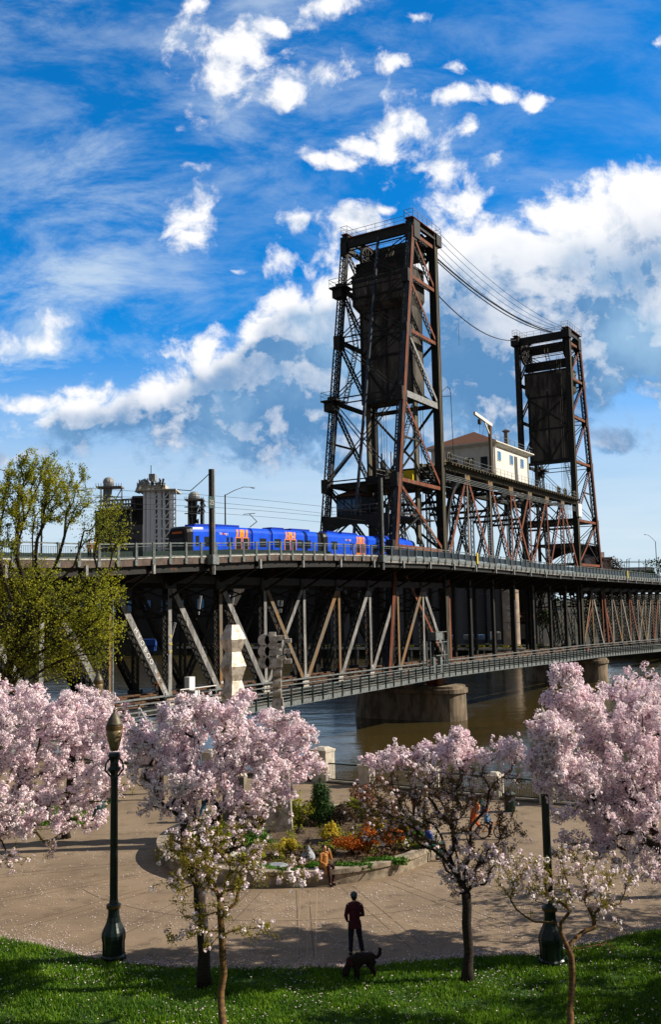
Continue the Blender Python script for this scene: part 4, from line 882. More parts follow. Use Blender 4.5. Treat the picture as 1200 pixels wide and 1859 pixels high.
    b.build('roof_equipment','tram_dark_blue',T)
    b=MB(); b.hexa([Q(q,w,z) for z in(.05,.42) for q,w in((s0+1.,TW0+.15),(s1-1.,TW0+.15),(s1-1.,TW1-.15),(s0+1.,TW1-.15))]); 
    b.build('underframe','tram_black',T)
    if front:
        p=Q(s0+L*.47,3,3.5); b=MB(); k=p+D3*1.3+UP*.7; b.tube([p,k],.05,5); b.tube([k,p-D3*.1+UP*1.45],.04,5); b.beam(p-D3*.1+UP*1.45-N3*.8,p-D3*.1+UP*1.45+N3*.8,.08,.06); b.build('pantograph','steel_dark',T)
        b=MB(); 
        dn=-D3
        c0=Q(s0-.02,3.02,1.95); b.box(Q(s0-.42,3.0,2.72),.1,1.3,.2,D3,N3,unit(UP)); b.build('destination_sign','sign_orange',nose)
        b=MB(); b.box(Q(s0-.47,3.02,1.6),.04,1.75,1.1,D3,N3); b.build('windscreen','window_dark',nose)
        for w in(2.2,3.85):
            b=MB(); b.ell(Q(s0-.45,w,.8),.1,.1,.1,8); b.build('headlight','white_paint',nose)
        b=MB(); b.hexa([Q(q,w,z) for z,o in((2.8,0),(3.2,.0)) for q,w in((fr+.02,TW0+.08),(fr+1.6,TW0+.08),(fr+1.6,TW0+.5),(fr+.02,TW0+.5))]); b.build('roof_panel','white_paint',T)
    return T
tram(-53.7,-29.4,True,'front blue light rail car with black cab, left of the near tower')
tram(-28.9,-4.6,False,'second blue light rail car, partly behind the pole and the near tower leg')
# overhead wires
b=MB()
for w,z in((3,5.3),(3,6.5),(8,5.3),(8,6.5)): b.tube([W(s,w,dz(s)+z) for s in np.linspace(-110,-14,14)],.018,4)
b.build('overhead_wires','steel_dark',None,label='thin dark overhead tram wires above the bridge deck left of the tower',cat='wires')
# deck poles
def deck_pole(s,w,h,label,sign=None):
    P_=thing('catenary_pole',W(s,w,dz(s)-.9),label,'pole'); b=MB(); p=W(s,w,dz(s)-1.6); b.beam(p,p+UP*(h+1.6),.42,.36,N3); b.build('shaft','steel_dark',P_)
    b=MB(); b.beam(p-N3*.2+D3*.1,p-N3*.2+D3*.1+UP*(h+1.6),.16,.05,N3); b.build('face_plate','galv',P_)
    b=MB(); b.bbox(s-.3,s+.55,w-.35,w+.35,dz(s)-.7,dz(s)+.15); b.build('base','galv',P_)
    if sign:
        b=MB(); z=dz(s)+4.25; b.bbox(s-.75,s+.05,w-.27,w-.22,z,z+1.05); sg=b.build('sign','cap_teal',P_); text('lettering',sign,W(s-.35,w-.29,z+.5),.62,D3,UP,'concrete_pale',sg)
    return P_
deck_pole(-59.1,-5.45,7.8,'tall square dark pole with a small number sign, standing in front of the tram cab','25')
deck_pole(-28.0,-5.45,9.2,'tall square dark pole in front of the near tower, without any sign')
b=MB(); p=W(-59.1,-5.45,dz(-59.1)+7.6); q=at(322,889,p[1]+4); b.tube([p,p*.75+q*.25-UP*.35,p*.4+q*.6-UP*.75,q],.04,5); b.build('drooping_cable','steel_dark',None,label='black cable drooping from the top of the numbered pole to the left',cat='cable')
def cobra(base,h,arm,label,dirv,mt='steel_dark',r=.11,group='street lights along the bridge'):
    P_=thing('street_light',base,label,'street light',group); base=np.array(base,float); b=MB(); b.tube([base,base+UP*h],[r,r*.75],8); b.build('pole',mt,P_)
    dirv=unit(dirv); p=base+UP*(h-.1); b=MB(); b.tube([p,p+dirv*arm*.35+UP*arm*.16,p+dirv*arm*.7+UP*arm*.28,p+dirv*arm+UP*arm*.3],[r*.5,r*.45,r*.4,r*.35],6); b.build('arm',mt,P_)
    b=MB(); q=p+dirv*arm+UP*arm*.29; b.ell(q+dirv*.3,.42,.17,.09,10,X=dirv,Y=unit(np.cross(UP,dirv))); b.build('lamp_head','galv',P_); return P_
cobra(W(108,-5.4,dz(108)-.5),9.5,5.2,'tall black curved-arm street light at the right edge of the bridge',-D3+N3*.2)
s_,_=onp(1135,1045,14); cobra(W(s_,14,dz(s_)-1),7.0,6.5,'middle street light of the three at the right end, arm reaching right',D3)
s_,_=onp(1163,1040,14); cobra(W(s_,14,dz(s_)-1),5.2,6.5,'farthest, smallest street light at the right end of the bridge',D3)
cobra(W(-29.8,16.3,dz(-30)-.5),9.4,5.0,'curved-arm street light rising behind the blue tram roof',D3-N3*.1)
c0=gnd(33,1240,0); c0=at(33,1010,88); cobra((c0[0],c0[1],13.5),13.6-3.9,3.2,'grey street light at the left edge behind the bare branches',(-1,0,0),'galv')
c0=at(75,1000,92); cobra((c0[0],c0[1],13.5),10.0-2.2,3.6,'dark street light arm rising among the olive tree branches',(1,0,0))
c0=gnd(203,1290); c0=at(204,1240,66); cobra((c0[0],c0[1],1.0),10.0,1.6,'slim grey pole lamp standing at the left end of the truss',(-1,.1,0),'galv',.1,None)
for s in(.4,):
    b=MB(); b.bbox(-.2+s,.2+s,-5.34,-5.26,dz(0)-.2,dz(0)+1.35); b.build('yellow_marker','yellow_paint',BR)
s_,_=onp(1137,1040,-5); b=MB(); b.bbox(s_-.3,s_+.3,-5.34,-5.26,dz(s_)-.3,dz(s_)+1.3); b.build('yellow_marker','yellow_paint',BR)
# ---------------------------------------------------------------- far bank: silos, elevator, sheds, houses
def pbox(mb,u0,u1,v0,v1,Y,dep,ang=0):
    """solid box: its front face spans the given picture rectangle at distance Y"""
    a=at(u0,v1,Y); c=at(u1,v0,Y); x0,x1=a[0],c[0]; mb.box(((x0+x1)/2,Y+dep/2,(a[2]+c[2])/2),x1-x0,dep,c[2]-a[2])
def sc(Y): return Y/F
silo_w=[50.6+i*5.3 for i in range(13)]
ORD='second third fourth fifth sixth seventh eighth ninth tenth eleventh twelfth thirteenth'.split()
for i,w in enumerate(silo_w):
    lab='rightmost concrete silo on the far bank, sunlit and tagged with white graffiti' if i==0 else ('grey silo directly left of the sunlit one, in shade' if i==1 else 'shaded grey concrete silo, %s from the sunlit end of the row'%ORD[i-1])
    T=thing('grain_silo',W(156,w,-2.2),lab,'silo','concrete silos on the far bank' )
    b=MB(); b.lathe(W(156,w,0),[(2.62,-2.2),(2.62,21.5),(2.4,21.7)],20); b.build('shell','silo_sunlit' if i==0 else 'silo_wall',T,smooth=False)  # sun and shade put into the wall colours: pale end silo, dark row
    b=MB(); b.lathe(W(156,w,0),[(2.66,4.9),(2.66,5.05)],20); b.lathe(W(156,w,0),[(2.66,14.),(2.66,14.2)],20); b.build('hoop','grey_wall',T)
    if i==0:
        for k,(tx,zz) in enumerate((('OLD',9.5),('SOB',7.6),('TS',5.8),('X8',12.5),('EN',14.4),('LOS',3.6))):
            a_=-2.0; p=W(156,w,zz)+2.66*np.array([-.08,-1,0]); text('graffiti',tx,p,1.5,(1,.05,0),UP,'white_paint',T,.03)
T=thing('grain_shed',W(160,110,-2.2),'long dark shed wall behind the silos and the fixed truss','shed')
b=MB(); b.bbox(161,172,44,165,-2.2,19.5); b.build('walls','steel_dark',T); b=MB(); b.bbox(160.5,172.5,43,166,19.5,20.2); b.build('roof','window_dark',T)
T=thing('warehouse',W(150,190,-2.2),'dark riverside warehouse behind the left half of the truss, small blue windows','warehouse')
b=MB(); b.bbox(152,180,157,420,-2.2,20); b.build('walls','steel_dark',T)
for k in range(14):
    w=162+k*9; b=MB(); b.bbox(151.6,151.9,w,w+3.2,11,15); f_=b.build('window','window_blue',T); b=MB(); b.bbox(151.3,151.5,w-.2,w+3.4,10.6,10.9); b.build('sill','galv',f_)
C_=thing('conveyor',W(148,110,-2),'white steel conveyor gallery seen through the truss below the deck','conveyor')
b=MB()
for u0,v0,u1,v1 in((604,1075,620,1092),(620,1092,613,1108),(650,1090,668,1072),(668,1072,722,1092),(662,1098,724,1098),(700,1118,726,1105),(716,1080,727,1092),(640,1075,652,1100),(780,1078,806,1100),(782,1096,806,1082),(785,1112,806,1128),(416,1080,418,1150),(412,1080,424,1150),(424,1080,414,1150),(318,1130,300,1195),(505,1090,512,1160),(512,1090,504,1160),(545,1150,552,1165),(365,1080,358,1125)):
    b.beam(at(u0,v0,335),at(u1,v1,335),.7,.7)
b.build('gallery_frame','white_wall',C_)
b=MB(); pbox(b,255,282,1160,1172,330,5); pbox(b,256,280,1172,1182,332,4); b.build('blue_shed','cloth_blue',None,label='small blue shed seen low between the left truss members',cat='shed')
for i,(u0,u1,v0,v1,mt,lab) in enumerate(((814,829,1153,1161,'cloth_sky','blue container at the foot of the silos, left end'),(844,858,1152,1161,'galv','pale grey container in the middle of the row under the silos'),(862,880,1152,1161,'cloth_sky','blue-grey container right of the middle under the silos'),(893,909,1147,1161,'white_wall','whitish container stack beside the sunlit silo'))):
    b=MB(); pbox(b,u0,u1,v0,v1,285,3); T=b.build('container',mt,None,label=lab,cat='container',group='containers under the silos')
    b=MB(); 
    for k in range(5): u=u0+(u1-u0)*(k+.5)/5; pbox(b,u-.4,u+.4,v0+1,v1-1,284.8,.15)
    b.build('ribs','steel_silver',T)
WF=thing('wharf',W(148,60,-3),'low timber wharf with a yellow-striped rail at the foot of the silos','wharf')
b=MB(); b.bbox(146.5,149.4,40,180,-3.3,-2.6)
for w in np.arange(41,180,5): b.bbox(147,147.5,w,w+.5,-9,-3.3)
b.build('deck','concrete_pale',WF); b=MB()
for w in np.arange(40,180,4): b.bbox(146.6,146.8,w,w+2.,-2.2,-1.9)
b.build('striped_rail','yellow_paint',WF); b=MB(); b.bbox(146.55,146.7,40,180,-1.6,-1.45); b.build('rail','steel_silver',WF)
def bushmass(n,ctrs,size,rng=RNG,squash=1.):
    out=[];nr=[]
    tot=sum(r[1]*r[2] for r in ctrs)
    for c,rx,rz,ry in ctrs:
        k=max(6,int(n*rx*rz/tot)); d=rng.normal(size=(k,3)); d/=np.linalg.norm(d,axis=1)[:,None]
        lob=1+.28*np.sin(d[:,0]*5+c[0])*np.sin(d[:,2]*6+c[2]*2)+.18*np.sin(d[:,1]*9+d[:,0]*7)
        rr=lob*rng.uniform(.35,1.05,k)**.45; P=np.array(c)+d*np.array([rx,ry,rz])*rr[:,None]; out.append(P); nr.append(d)
    return leafquads(np.concatenate(out),size,np.concatenate(nr),.9)
ct=[(W(149,w+random.uniform(-1,1),-3.6+random.uniform(-.5,.8)),2.6,random.uniform(1.2,2.2),2.) for w in np.arange(26,75,2.6)]
quads('bank_bushes',bushmass(9000,ct,.42),'leaf_bank',None,kind='stuff',label='dark green bushes growing along the far bank below the silos',category='bushes') if False else props(quads('bank_bushes',bushmass(9000,ct,.42),'leaf_bank'),'dark green bushes growing along the far bank below the silos','bushes',None,'stuff')
# hillside with trees and a small white house between silos and far tower
b=MB(); n=24; V=[];
for j,(s,zf) in enumerate(((230,0),(300,.5),(420,1),(700,1.1),(1500,0))):
    for k in range(n): w=-500+k*60.; V.append(W(s,w,-2.3+zf*(14+5*math.sin(k*1.3)+3*math.sin(k*.5+2))*(1 if w<150 else .4)))
b.add(V,[(j*n+k,j*n+k+1,(j+1)*n+k+1,(j+1)*n+k) for j in range(4) for k in range(n-1)]); b.build('hillside','bank_earth',None,kind='structure')
def simpletree(loc,h,r,mt,label,n=900,size=.6,group=None,name='bank_tree'):
    T=thing(name,loc,label,'tree',group); loc=np.array(loc,float); b=MB(); b.tube([loc,loc+UP*h*.35,loc+UP*h*.7],[h*.03,h*.022,h*.01],6)
    for k in range(5): a=k*1.3; b.tube([loc+UP*h*(.3+.06*k),loc+UP*h*(.5+.05*k)+np.array([math.cos(a),math.sin(a),0])*r*.6],[h*.012,h*.004],4)
    b.build('trunk','bark',T); ctr=[(loc+UP*h*.62+np.array([random.uniform(-.6,.6)*r,random.uniform(-.6,.6)*r,random.uniform(-.2,.25)*h]),r*.6,h*.22,r*.6) for _ in range(6)]
    quads('crown',bushmass(n,ctr,size),mt,T); return T
for i,(u,v,hh,r,mt,lab) in enumerate(((932,1108,11,6,'leaf_yellow','pale green hillside tree just right of the sunlit silo'),(948,1100,13,8,'leaf_hill','mid green hillside tree above the small house'),(967,1112,14,7,'leaf_hill','hillside tree next to the far tower leg, right of the house'),(938,1150,7,4.5,'brush_brown','brown leafless brush below the small house'),(955,1152,7,4.5,'brush_brown','brown brush beside the far tower foot'),(985,1150,8,5,'leaf_bank','dark tree in the shade under the far tower'))):
    p=at(u,v,330 if i<3 else 300); simpletree(p,hh,r,mt,lab,1400,.75,'trees on the far hillside')
HT=thing('small_house',at(944,1112,318),'small white house with a grey gable roof on the far hillside','house')
b=MB(); pbox(b,936,951,1098,1112,318,6); b.build('walls','white_wall',HT)
b=MB(); a,c_=at(934,1098,317.5),at(953,1098,317.5); tz=2.8; x0,x1,z=a[0],c_[0],a[2]; b.add([(x0,317,z),(x1,317,z),(x1,325,z),(x0,325,z),((x0+x1)/2,317,z+tz),((x0+x1)/2,325,z+tz)],[(0,1,4),(1,2,5,4),(2,3,5),(3,0,4,5),(3,2,1,0)]); b.build('roof','grey_wall',HT)
b=MB(); pbox(b,941,944,1102,1107,317.8,.1); b.build('window','window_dark',HT)
b=MB(); pbox(b,942,958,1133,1160,296,.3); b.build('retaining_wall','silo_wall',None,label='grey retaining wall panel behind a mesh fence near the far tower foot',cat='wall')
# grain elevator on the skyline
Y=365; E1=thing('grain_elevator',at(275,1000,Y),'pale steel grain elevator tower with white pipes and a roof platform on the left skyline','elevator')
def bar(mb,u0,v0,u1,v1,t=.6,y=Y,y1=None): mb.beam(at(u0,v0,y),at(u1,v1,y1 or y),t,t)
b=MB(); pbox(b,262,308,893,1010,Y+9,7); b.build('core','silo_wall',E1)
for u,t in((262,1.4),(269.5,2.6),(277,2.2),(288,1.4),(291,1.2),(297,1.3)):
    b=MB(); b.tube([at(u,888,Y),at(u,1010,Y)],t*.36,8); b.build('pipe','white_paint',E1)
b=MB()
for u in(281,289,298,308,314,319): bar(b,u,892,u,1010,.5)
for v in range(905,1000,18):
    bar(b,279,v,319,v+2,.55); bar(b,279,v,289,v-13,.35); bar(b,298,v,308,v-13,.35); bar(b,308,v+2,319,v-12,.25); bar(b,308,v-12,319,v+2,.25); 
for u in(308,319): bar(b,u,892,u,1010,.4,Y+10)
b.build('frame','white_paint',E1)
b=MB(); pbox(b,248,319,887,891,Y-2,14); pbox(b,258,300,880,887,Y+1,8); b.build('roof_platform','concrete_pale',E1)
b=MB()
for v in(878,883): bar(b,249,v,300,v,.25)
for u in range(249,301,5): bar(b,u,876,u,888,.25)
for k in range(12): u=random.uniform(252,296); bar(b,u,887,u+random.uniform(-6,6),random.uniform(868,880),.5)
b.build('rooftop_machinery','steel_grey',E1)
b=MB(); pbox(b,270,281,860,872,Y+1,5); b.build('head_box','steel_silver',E1)
b=MB(); bar(b,274,860,274,845,.25); b.build('mast','steel_dark',E1)
b=MB()
for (u,v,r) in((262,880,3.2),(258,884,2.6),(290,882,2.5)): b.ell(at(u,v,Y+3),r*.7,r*.7,r*.7,12)
b.tube([at(249,895,Y),at(254,882,Y),at(262,876,Y)],1.1,7); b.build('elevator_heads','galv',E1)
E2=thing('conveyor_house',at(215,1000,Y+8),'dark elevator building with a roof conveyor left of the pale tower','building')
b=MB(); pbox(b,172,240,926,1010,Y+10,14); b.build('walls','tram_dark_blue' if False else 'window_dark',E2)
b=MB(); pbox(b,236,259,952,1010,Y+2,8); b.build('concrete_block','silo_wall',E2)
for v in(962,978): b=MB(); pbox(b,241,245,v,v+6,Y+1.8,.2); b.build('window','window_dark',E2)
b=MB()
for v in(910,918,924): bar(b,180,v,246,v-4,.7,Y+6)
for u in range(182,246,5): bar(b,u,924,u+2,908,.4,Y+6); bar(b,u,908,u+4,922,.3,Y+6)
pbox(b,178,240,921,926,Y+4,10); bar(b,238,926,238,1000,.5,Y+4); bar(b,188,925,188,1000,.5,Y+4)
b.build('roof_conveyor','steel_grey',E2)
b=MB(); pbox(b,240,262,900,955,Y+8,6)
for k in range(18): u=random.uniform(238,262); v=random.uniform(898,950); bar(b,u,v,u+random.uniform(-5,5),v+random.uniform(2,14),.5,Y+5)
b.build('spout_cluster','steel_dark',E2)
def head(uc,vt,vb,wd,label,left=True):
    T=thing('elevator_head',at(uc,vb,Y+12),label,'elevator'); k=wd/40.
    b=MB(); b.ell(at(uc,vt+4*k+3,Y+10),2.3,2.3,2.1,12); b.tube([at(uc-3*k,vt+6,Y+10),at(uc-4*k,vb,Y+10)],1.0*k+.2,8); b.tube([at(uc+3*k,vt+6,Y+10),at(uc-2*k,vb,Y+10)],.9*k+.2,8); b.build('legs','steel_silver',T)
    b=MB()
    for v in(vt+14*k,vt+30*k,vt+44*k): bar(b,uc-20*k,v,uc+22*k,v,.4,Y+8)
    for u in(uc-12*k,uc+21*k): bar(b,u,vt+14*k,u,vb,.4,Y+8)
    bar(b,uc+6*k,vt+44*k,uc+21*k,vt+16*k,.3,Y+8); bar(b,uc+6*k,vt+28*k,uc+21*k,vt+44*k,.3,Y+8); pbox(b,uc-20*k,uc+20*k,vt+12*k,vt+15*k,Y+6,6)
    for u in np.arange(uc-20*k,uc+21*k,4*k): bar(b,u,vt+8*k,u,vt+13*k,.2,Y+6)
    b.build('platform_frame','steel_grey',T); return T
head(197,868,915,46,'small round-topped elevator head with a braced platform, leftmost on the skyline')
E3=head(352,895,1000,34,'dark elevator head rising behind the tram cab, beside the numbered pole')
b=MB()
for k in range(16): u=random.uniform(346,372); v=random.uniform(908,950); bar(b,u,v,u+random.uniform(-6,6),v+random.uniform(2,16),.6,Y+9)
for u in(344,352,366): bar(b,u,905,u,1000,1.,Y+9)
b.build('machinery','steel_dark',E3)
# buildings at the right end
def block(u0,u1,v0,v1,Y_,mt,lab,wins=(),roof=None):
    T=thing('far_building',at((u0+u1)/2,v1,Y_),lab,'building'); b=MB(); pbox(b,u0,u1,v0,v1,Y_,12); b.build('walls',mt,T); b=MB(); pbox(b,u0-.4,u1+.4,v0-.8,v0,Y_-.3,12.6); b.build('parapet',roof or mt,T)
    for (a,c_,d,e) in wins: b=MB(); pbox(b,a,c_,d,e,Y_-.15,.2); b.build('window','window_dark',T)
block(1054,1082,1003,1045,470,'grey_wall','grey building with a dark roof behind the far tower foot',roof='window_dark')
block(1072,1084,1012,1045,460,'pink_stucco','narrow plain pink building behind the far tower leg')
block(1088,1110,1012,1045,455,'pink_stucco','pink building with two rows of dark windows right of the far tower',[(1091.5,1096,1014,1020),(1091.5,1096,1024,1030)])
block(1086,1097,1003,1020,462,'house_cream','cream upper block above the pink building')
block(1142,1188,1030,1050,520,'white_wall','long low white building near the right edge',[(1148+i*8,1153+i*8,1035,1040) for i in range(5)])
block(1112,1136,1031,1050,540,'grey_wall','low grey building between the pink and white ones')
for i,(u,v,hh,r,mt,lab) in enumerate(((1113,1040,10,5,'brush_brown','bare brown tree right of the pink building'),(1196,1042,9,6,'leaf_dark','dark tree at the right edge beside the white building'),(1183,1045,6,5,'leaf_dark','dark shrub tree in front of the white building'),(1155,1048,5,4,'leaf_dark','small dark tree below the white building'))):
    simpletree(at(u,v,440)-UP*2,hh,r,mt,lab,500,.7,None,'far_tree')
b=MB()
for u in(1138,1142,1160,1172): bar(b,u,1015,u,1045,.3,480)
for v in(1018,1020): b.tube([at(1110,v+2,480),at(1200,v,480)],.12,4)
b.build('distant_wires','steel_dark',None,label='thin distant poles and wires at the right end of the deck',cat='wires')
# far skyline trees and land behind everything
ct=[(W(800,w,4+random.uniform(-2,6)),26,random.uniform(8,15),10) for w in np.arange(-700,1200,34)]
props(quads('far_wood',bushmass(9000,ct,5.),'leaf_hill'),'hazy line of far woodland on the horizon','woodland',None,'stuff')
# ---------------------------------------------------------------- riverside fence of the plaza
FN=thing('riverside_fence',W(-76.6,28,.12),'grey and cream railing between square concrete pillars along the river','fence')
pil=[]
for u,v in((585,1418),(678,1422),(780,1438),(890,1452),(985,1463)): g_=gnd(u,v); pil.append((g_[:2]-A0)@NN)
w_=pil[0]
wl=[pil[0]+4.2*k for k in range(9,0,-1)]+pil+[pil[-1]-4.*k for k in range(1,4)]
for i,w in enumerate(wl):
    big=abs(w-pil[0])<.1; hh=1.95 if big else 1.3; q=.5 if big else .36
    b=MB(); b.bbox(-76.95,-76.95+2*q,w-q,w+q,0,hh-.22); b.bbox(-76.95-.05,-76.95+2*q+.05,w-q-.05,w+q+.05,hh-.22,hh-.1); 
    c0=W(-76.95+q,w,0); k=q-.02; b.add([c0+D3*a*k+N3*e*k+UP*(hh-.1) for a,e in((-1,-1),(1,-1),(1,1),(-1,1))]+[c0+D3*a*k*.5+N3*e*k*.5+UP*(hh+.04) for a,e in((-1,-1),(1,-1),(1,1),(-1,1))],[(0,1,5,4),(1,2,6,5),(2,3,7,6),(3,0,4,7),(4,5,6,7)])
    b.build('pillar','concrete_pale',FN)
for w0,w1 in zip(wl[:-1],wl[1:]):
    a,c_=max(w0,w1)-.42,min(w0,w1)+.42; P_=lambda w,z:W(-76.6,w,z)
    b=MB(); b.beam(P_(a,1.08),P_(c_,1.08),.07,.07); b.beam(P_(a,.2),P_(c_,.2),.05,.06); b.beam(P_(a,.1),P_(a,1.1),.06,.06); b.beam(P_(c_,.1),P_(c_,1.1),.06,.06); r_=b.build('rail_panel','rail_dark',FN)
    b=MB(); n=int((a-c_)/.125)
    for k in range(1,n): w=a+(c_-a)*k/n; b.beam(P_(w,.2),P_(w,1.06),.035,.035)
    b.build('bars','concrete_pale',r_)
# ---------------------------------------------------------------- round planter
PC=np.array([-1.6,41.2,0]); PR=5.95
PLT=thing('round_planter',PC,'round concrete planter wall full of shrubs in the middle of the plaza','planter')
b=MB(); n=96; V=[]
for r,z in((PR-.04,0),(PR,.38),(PR+.06,.40),(PR+.06,.56),(PR-.38,.56),(PR-.38,.3)):
    for k in range(n): a=2*math.pi*k/n; V.append(PC+np.array([r*math.cos(a),r*math.sin(a),z]))
b.add(V,[(i*n+k,i*n+(k+1)%n,(i+1)*n+(k+1)%n,(i+1)*n+k) for i in range(5) for k in range(n)]); b.build('wall','concrete_wall',PLT)
b=MB(); V=[PC+np.array([(PR-.37)*math.cos(a),(PR-.37)*math.sin(a),.42]) for a in np.linspace(0,2*math.pi,49)[:-1]]+[PC+UP*.6]; b.add(V,[(k,(k+1)%48,48) for k in range(48)]); b.build('soil','soil',PLT)
def shrub(name,label,u,v,rx,rz,mt,n,size,cat='shrub',group=None,z0=.45,lobes=7,Y=None,stems='bark'):
    rx,rz,n=rx*1.25,rz*1.4,int(n*1.7)
    p=gnd(u,v,z0); T=thing(name,p,label,cat,group); b=MB(); ctr=[]
    for k in range(lobes):
        a=random.uniform(0,6.28); r=random.uniform(.15,.75); c=p+np.array([math.cos(a)*r*rx,math.sin(a)*r*rx*.7,rz*random.uniform(.55,1.35)*(1.05-.45*r)]); ctr.append((c,rx*random.uniform(.28,.48),rz*random.uniform(.3,.5),rx*.4)); b.tube([p+(c-p)*.02,p+(c-p)*.5+np.array([0,0,.03]),c],[.025,.016,.006],4)
    b.build('stems',stems,T); quads('foliage',bushmass(n,ctr,size),mt,T); return T
for u,v,rx,rz,lab,n in((640,1552,.62,.42,'orange twiggy shrub right behind the seated woman',1300),(668,1550,.42,.5,'taller orange shrub, middle of the three in the planter',1100),(711,1538,.45,.36,'smaller orange shrub nearest the white rock',900)):
    shrub('orange_shrub',lab,u,v,rx,rz,'leaf_orange',n,.07,'shrub','orange shrubs in the planter')
for u,v,rx,rz,mt,lab in((600,1530,.45,.4,'leaf_yellow','yellow-green shrub left of the orange ones'),(690,1510,.4,.3,'leaf_yellow','pale yellow shrub behind the grey boulder'),(525,1555,.4,.35,'leaf_yellow','low yellowish shrub beside the flat rock'),(735,1512,.35,.28,'leaf_yellow','small yellow-green shrub at the back right of the planter'),(540,1500,.9,.7,'leaf_olive','wide olive twiggy shrub at the left of the dark conifer'),(470,1545,.6,.4,'leaf_green','loose green shrub in the left half of the planter'),(755,1530,.4,.25,'leaf_green','low green clump next to the seated person in blue'),(620,1500,.7,.45,'brush_brown','brown leafless shrub behind the orange ones'),(500,1480,.9,.8,'leaf_dark','dark green shrub behind the blossom tree'),(650,1470,.8,.6,'twig_pink','pinkish bare twig shrub at the right of the conifer'),(640,1490,.5,.5,'leaf_olive','olive bush between conifer and boulder'),(400,1540,.7,.5,'leaf_olive','olive bush at the far left inside the planter'),(700,1490,.7,.45,'brush_brown','low brown shrub at the back of the planter')):
    shrub('shrub',lab,u,v,rx,rz,mt,1000,.085,'shrub')
for u0,v0,n,rx,lab in((575,1572,700,.5,'bright ground cover left of the seated woman'),(640,1572,900,.75,'bright green ground cover strip in front of the orange shrubs'),(700,1562,1000,.8,'bright ground cover strip toward the right of the planter'),(530,1580,800,.7,'ground cover in front of the flat rock'),(760,1540,500,.4,'ground cover patch by the person in blue'),(470,1575,600,.6,'ground cover near the left planter wall')):
    p=gnd(u0,v0,.5); q=bushmass(n,[(p,rx,.14,.28)],.1); props(quads('ground_cover',q,'leaf_green'),lab,'plants',None,'stuff')
for nm,mt,n_,z_,sd,lab in(('dry_perennials','brush_brown',15000,.26,61,'dry brown twiggy perennials spread over the planter bed'),('low_greens','leaf_olive',11000,.24,62,'low olive-green plants scattered over the planter bed'),('leaf_litter','leaf_bronze',5000,.05,63,'bronze leaf litter between the planter shrubs')):
    rg=np.random.default_rng(sd); cc=[]
    for q in range(90): a_=rg.uniform(0,6.28); r_=5.2*rg.uniform(0,1)**.55; cc.append((PC+np.array([r_*math.cos(a_),r_*math.sin(a_),.5]),rg.uniform(.2,.5),z_*rg.uniform(.6,1.8),.3))
    props(quads(nm,bushmass(n_,cc,.085,rg),mt),lab,'plants',None,'stuff')
def rock(u,v,rx,ry,rz,mt,lab,seed,spike=0):
    p=gnd(u,v,.45); rng=np.random.default_rng(seed); b=MB(); pts=rng.normal(size=(14,3)); pts/=np.linalg.norm(pts,axis=1)[:,None]; pts*=np.array([rx,ry,rz]); pts[:,2]=np.abs(pts[:,2])*1.; 
    if spike: pts=np.vstack([pts,[rx*.1,0,rz*1.35]])
    import bmesh
    bm=bmesh.new(); [bm.verts.new(p+q) for q in pts]; [bm.verts.new(p+np.array([math.cos(a)*rx,math.sin(a)*ry,-.1])) for a in np.linspace(0,6.28,7)[:-1]]
    r=bmesh.ops.convex_hull(bm,input=bm.verts[:]); bmesh.ops.delete(bm,geom=[g for g in r['geom_interior'] if isinstance(g,bmesh.types.BMVert)],context='VERTS')
    bm.verts.ensure_lookup_table(); bm.verts.index_update(); b.add([v_.co for v_ in bm.verts],[[v_.index for v_ in f.verts] for f in bm.faces]); bm.free(); b.build('rock',mt,None,label=lab,cat='rock')
rock(559,1560,.3,.3,.42,'rock','upright pointed blue-grey rock left of the seated woman',1,1); rock(502,1572,.5,.3,.14,'rock','flat grey rock lying near the planter wall',2); rock(450,1548,.3,.3,.42,'rock_pale','pale pointed rock under the blossom branches',3,1); rock(425,1555,.35,.3,.22,'rock_pale','low whitish rock at the left of the planter',4)
rock(699,1513,.42,.3,.32,'rock_pale','large pale boulder behind the orange shrubs',5); rock(736,1540,.24,.2,.3,'rock_pale','small white pointed rock near the person in blue',6,1)
# conifer
p=gnd(583,1500,.45); T=thing('conifer',p,'dense dark green dwarf conifer with a ragged pointed outline in the planter','conifer'); b=MB(); b.tube([p,p+UP*1.2,p+UP*1.9],[.09,.05,.01],6); ctr=[]
for k in range(26):
    a=k*2.4; z=.25+1.55*(k/26.); r=(1.05-.42*z)*random.uniform(.55,.95)*.62; c=p+np.array([math.cos(a)*r,math.sin(a)*r,z]); ctr.append((c,.24,.2,.24)); b.tube([p+UP*(z-.12),c],[.02,.006],4)
ctr.append((p+UP*1.9,.1,.22,.1)); b.build('trunk','bark',T); quads('crown',bushmass(5200,ctr,.075),'leaf_dark',T)
# ---------------------------------------------------------------- sculptures (two stacked metal columns)
def scu(u,Yv): d=ray(u,1300); x=d[0]/d[1]*Yv; return x
YS=43.0
p=at(424,1300,YS); base=np.array([p[0],YS,.45]); T=thing('column_sculpture',base,'tall pale metal column of stacked truncated pyramids, left of the two sculptures','sculpture','pair of metal column sculptures')
zs=[1134,1160,1183,1209,1235,1260,1285,1310,1335,1360,1385,1410,1437]; ws=[.28,.60,.37,.60,.39,.59,.38,.6,.38,.6,.38,.6,.5]
for i in range(len(zs)-1):
    za,zb=at(424,zs[i],YS)[2],at(424,zs[i+1],YS)[2]; b=MB(); V=[]
    for z,r in((zb,ws[i+1]),(za,ws[i])):
        for k in range(4): a=rad(-8)+k*math.pi/2+math.pi/2*0; V.append(base*np.array([1,1,0])+np.array([r*math.cos(a-rad(82)),r*math.sin(a-rad(82)),z]))
    b.hexa(V); b.build('segment','sculpture_steel',T)
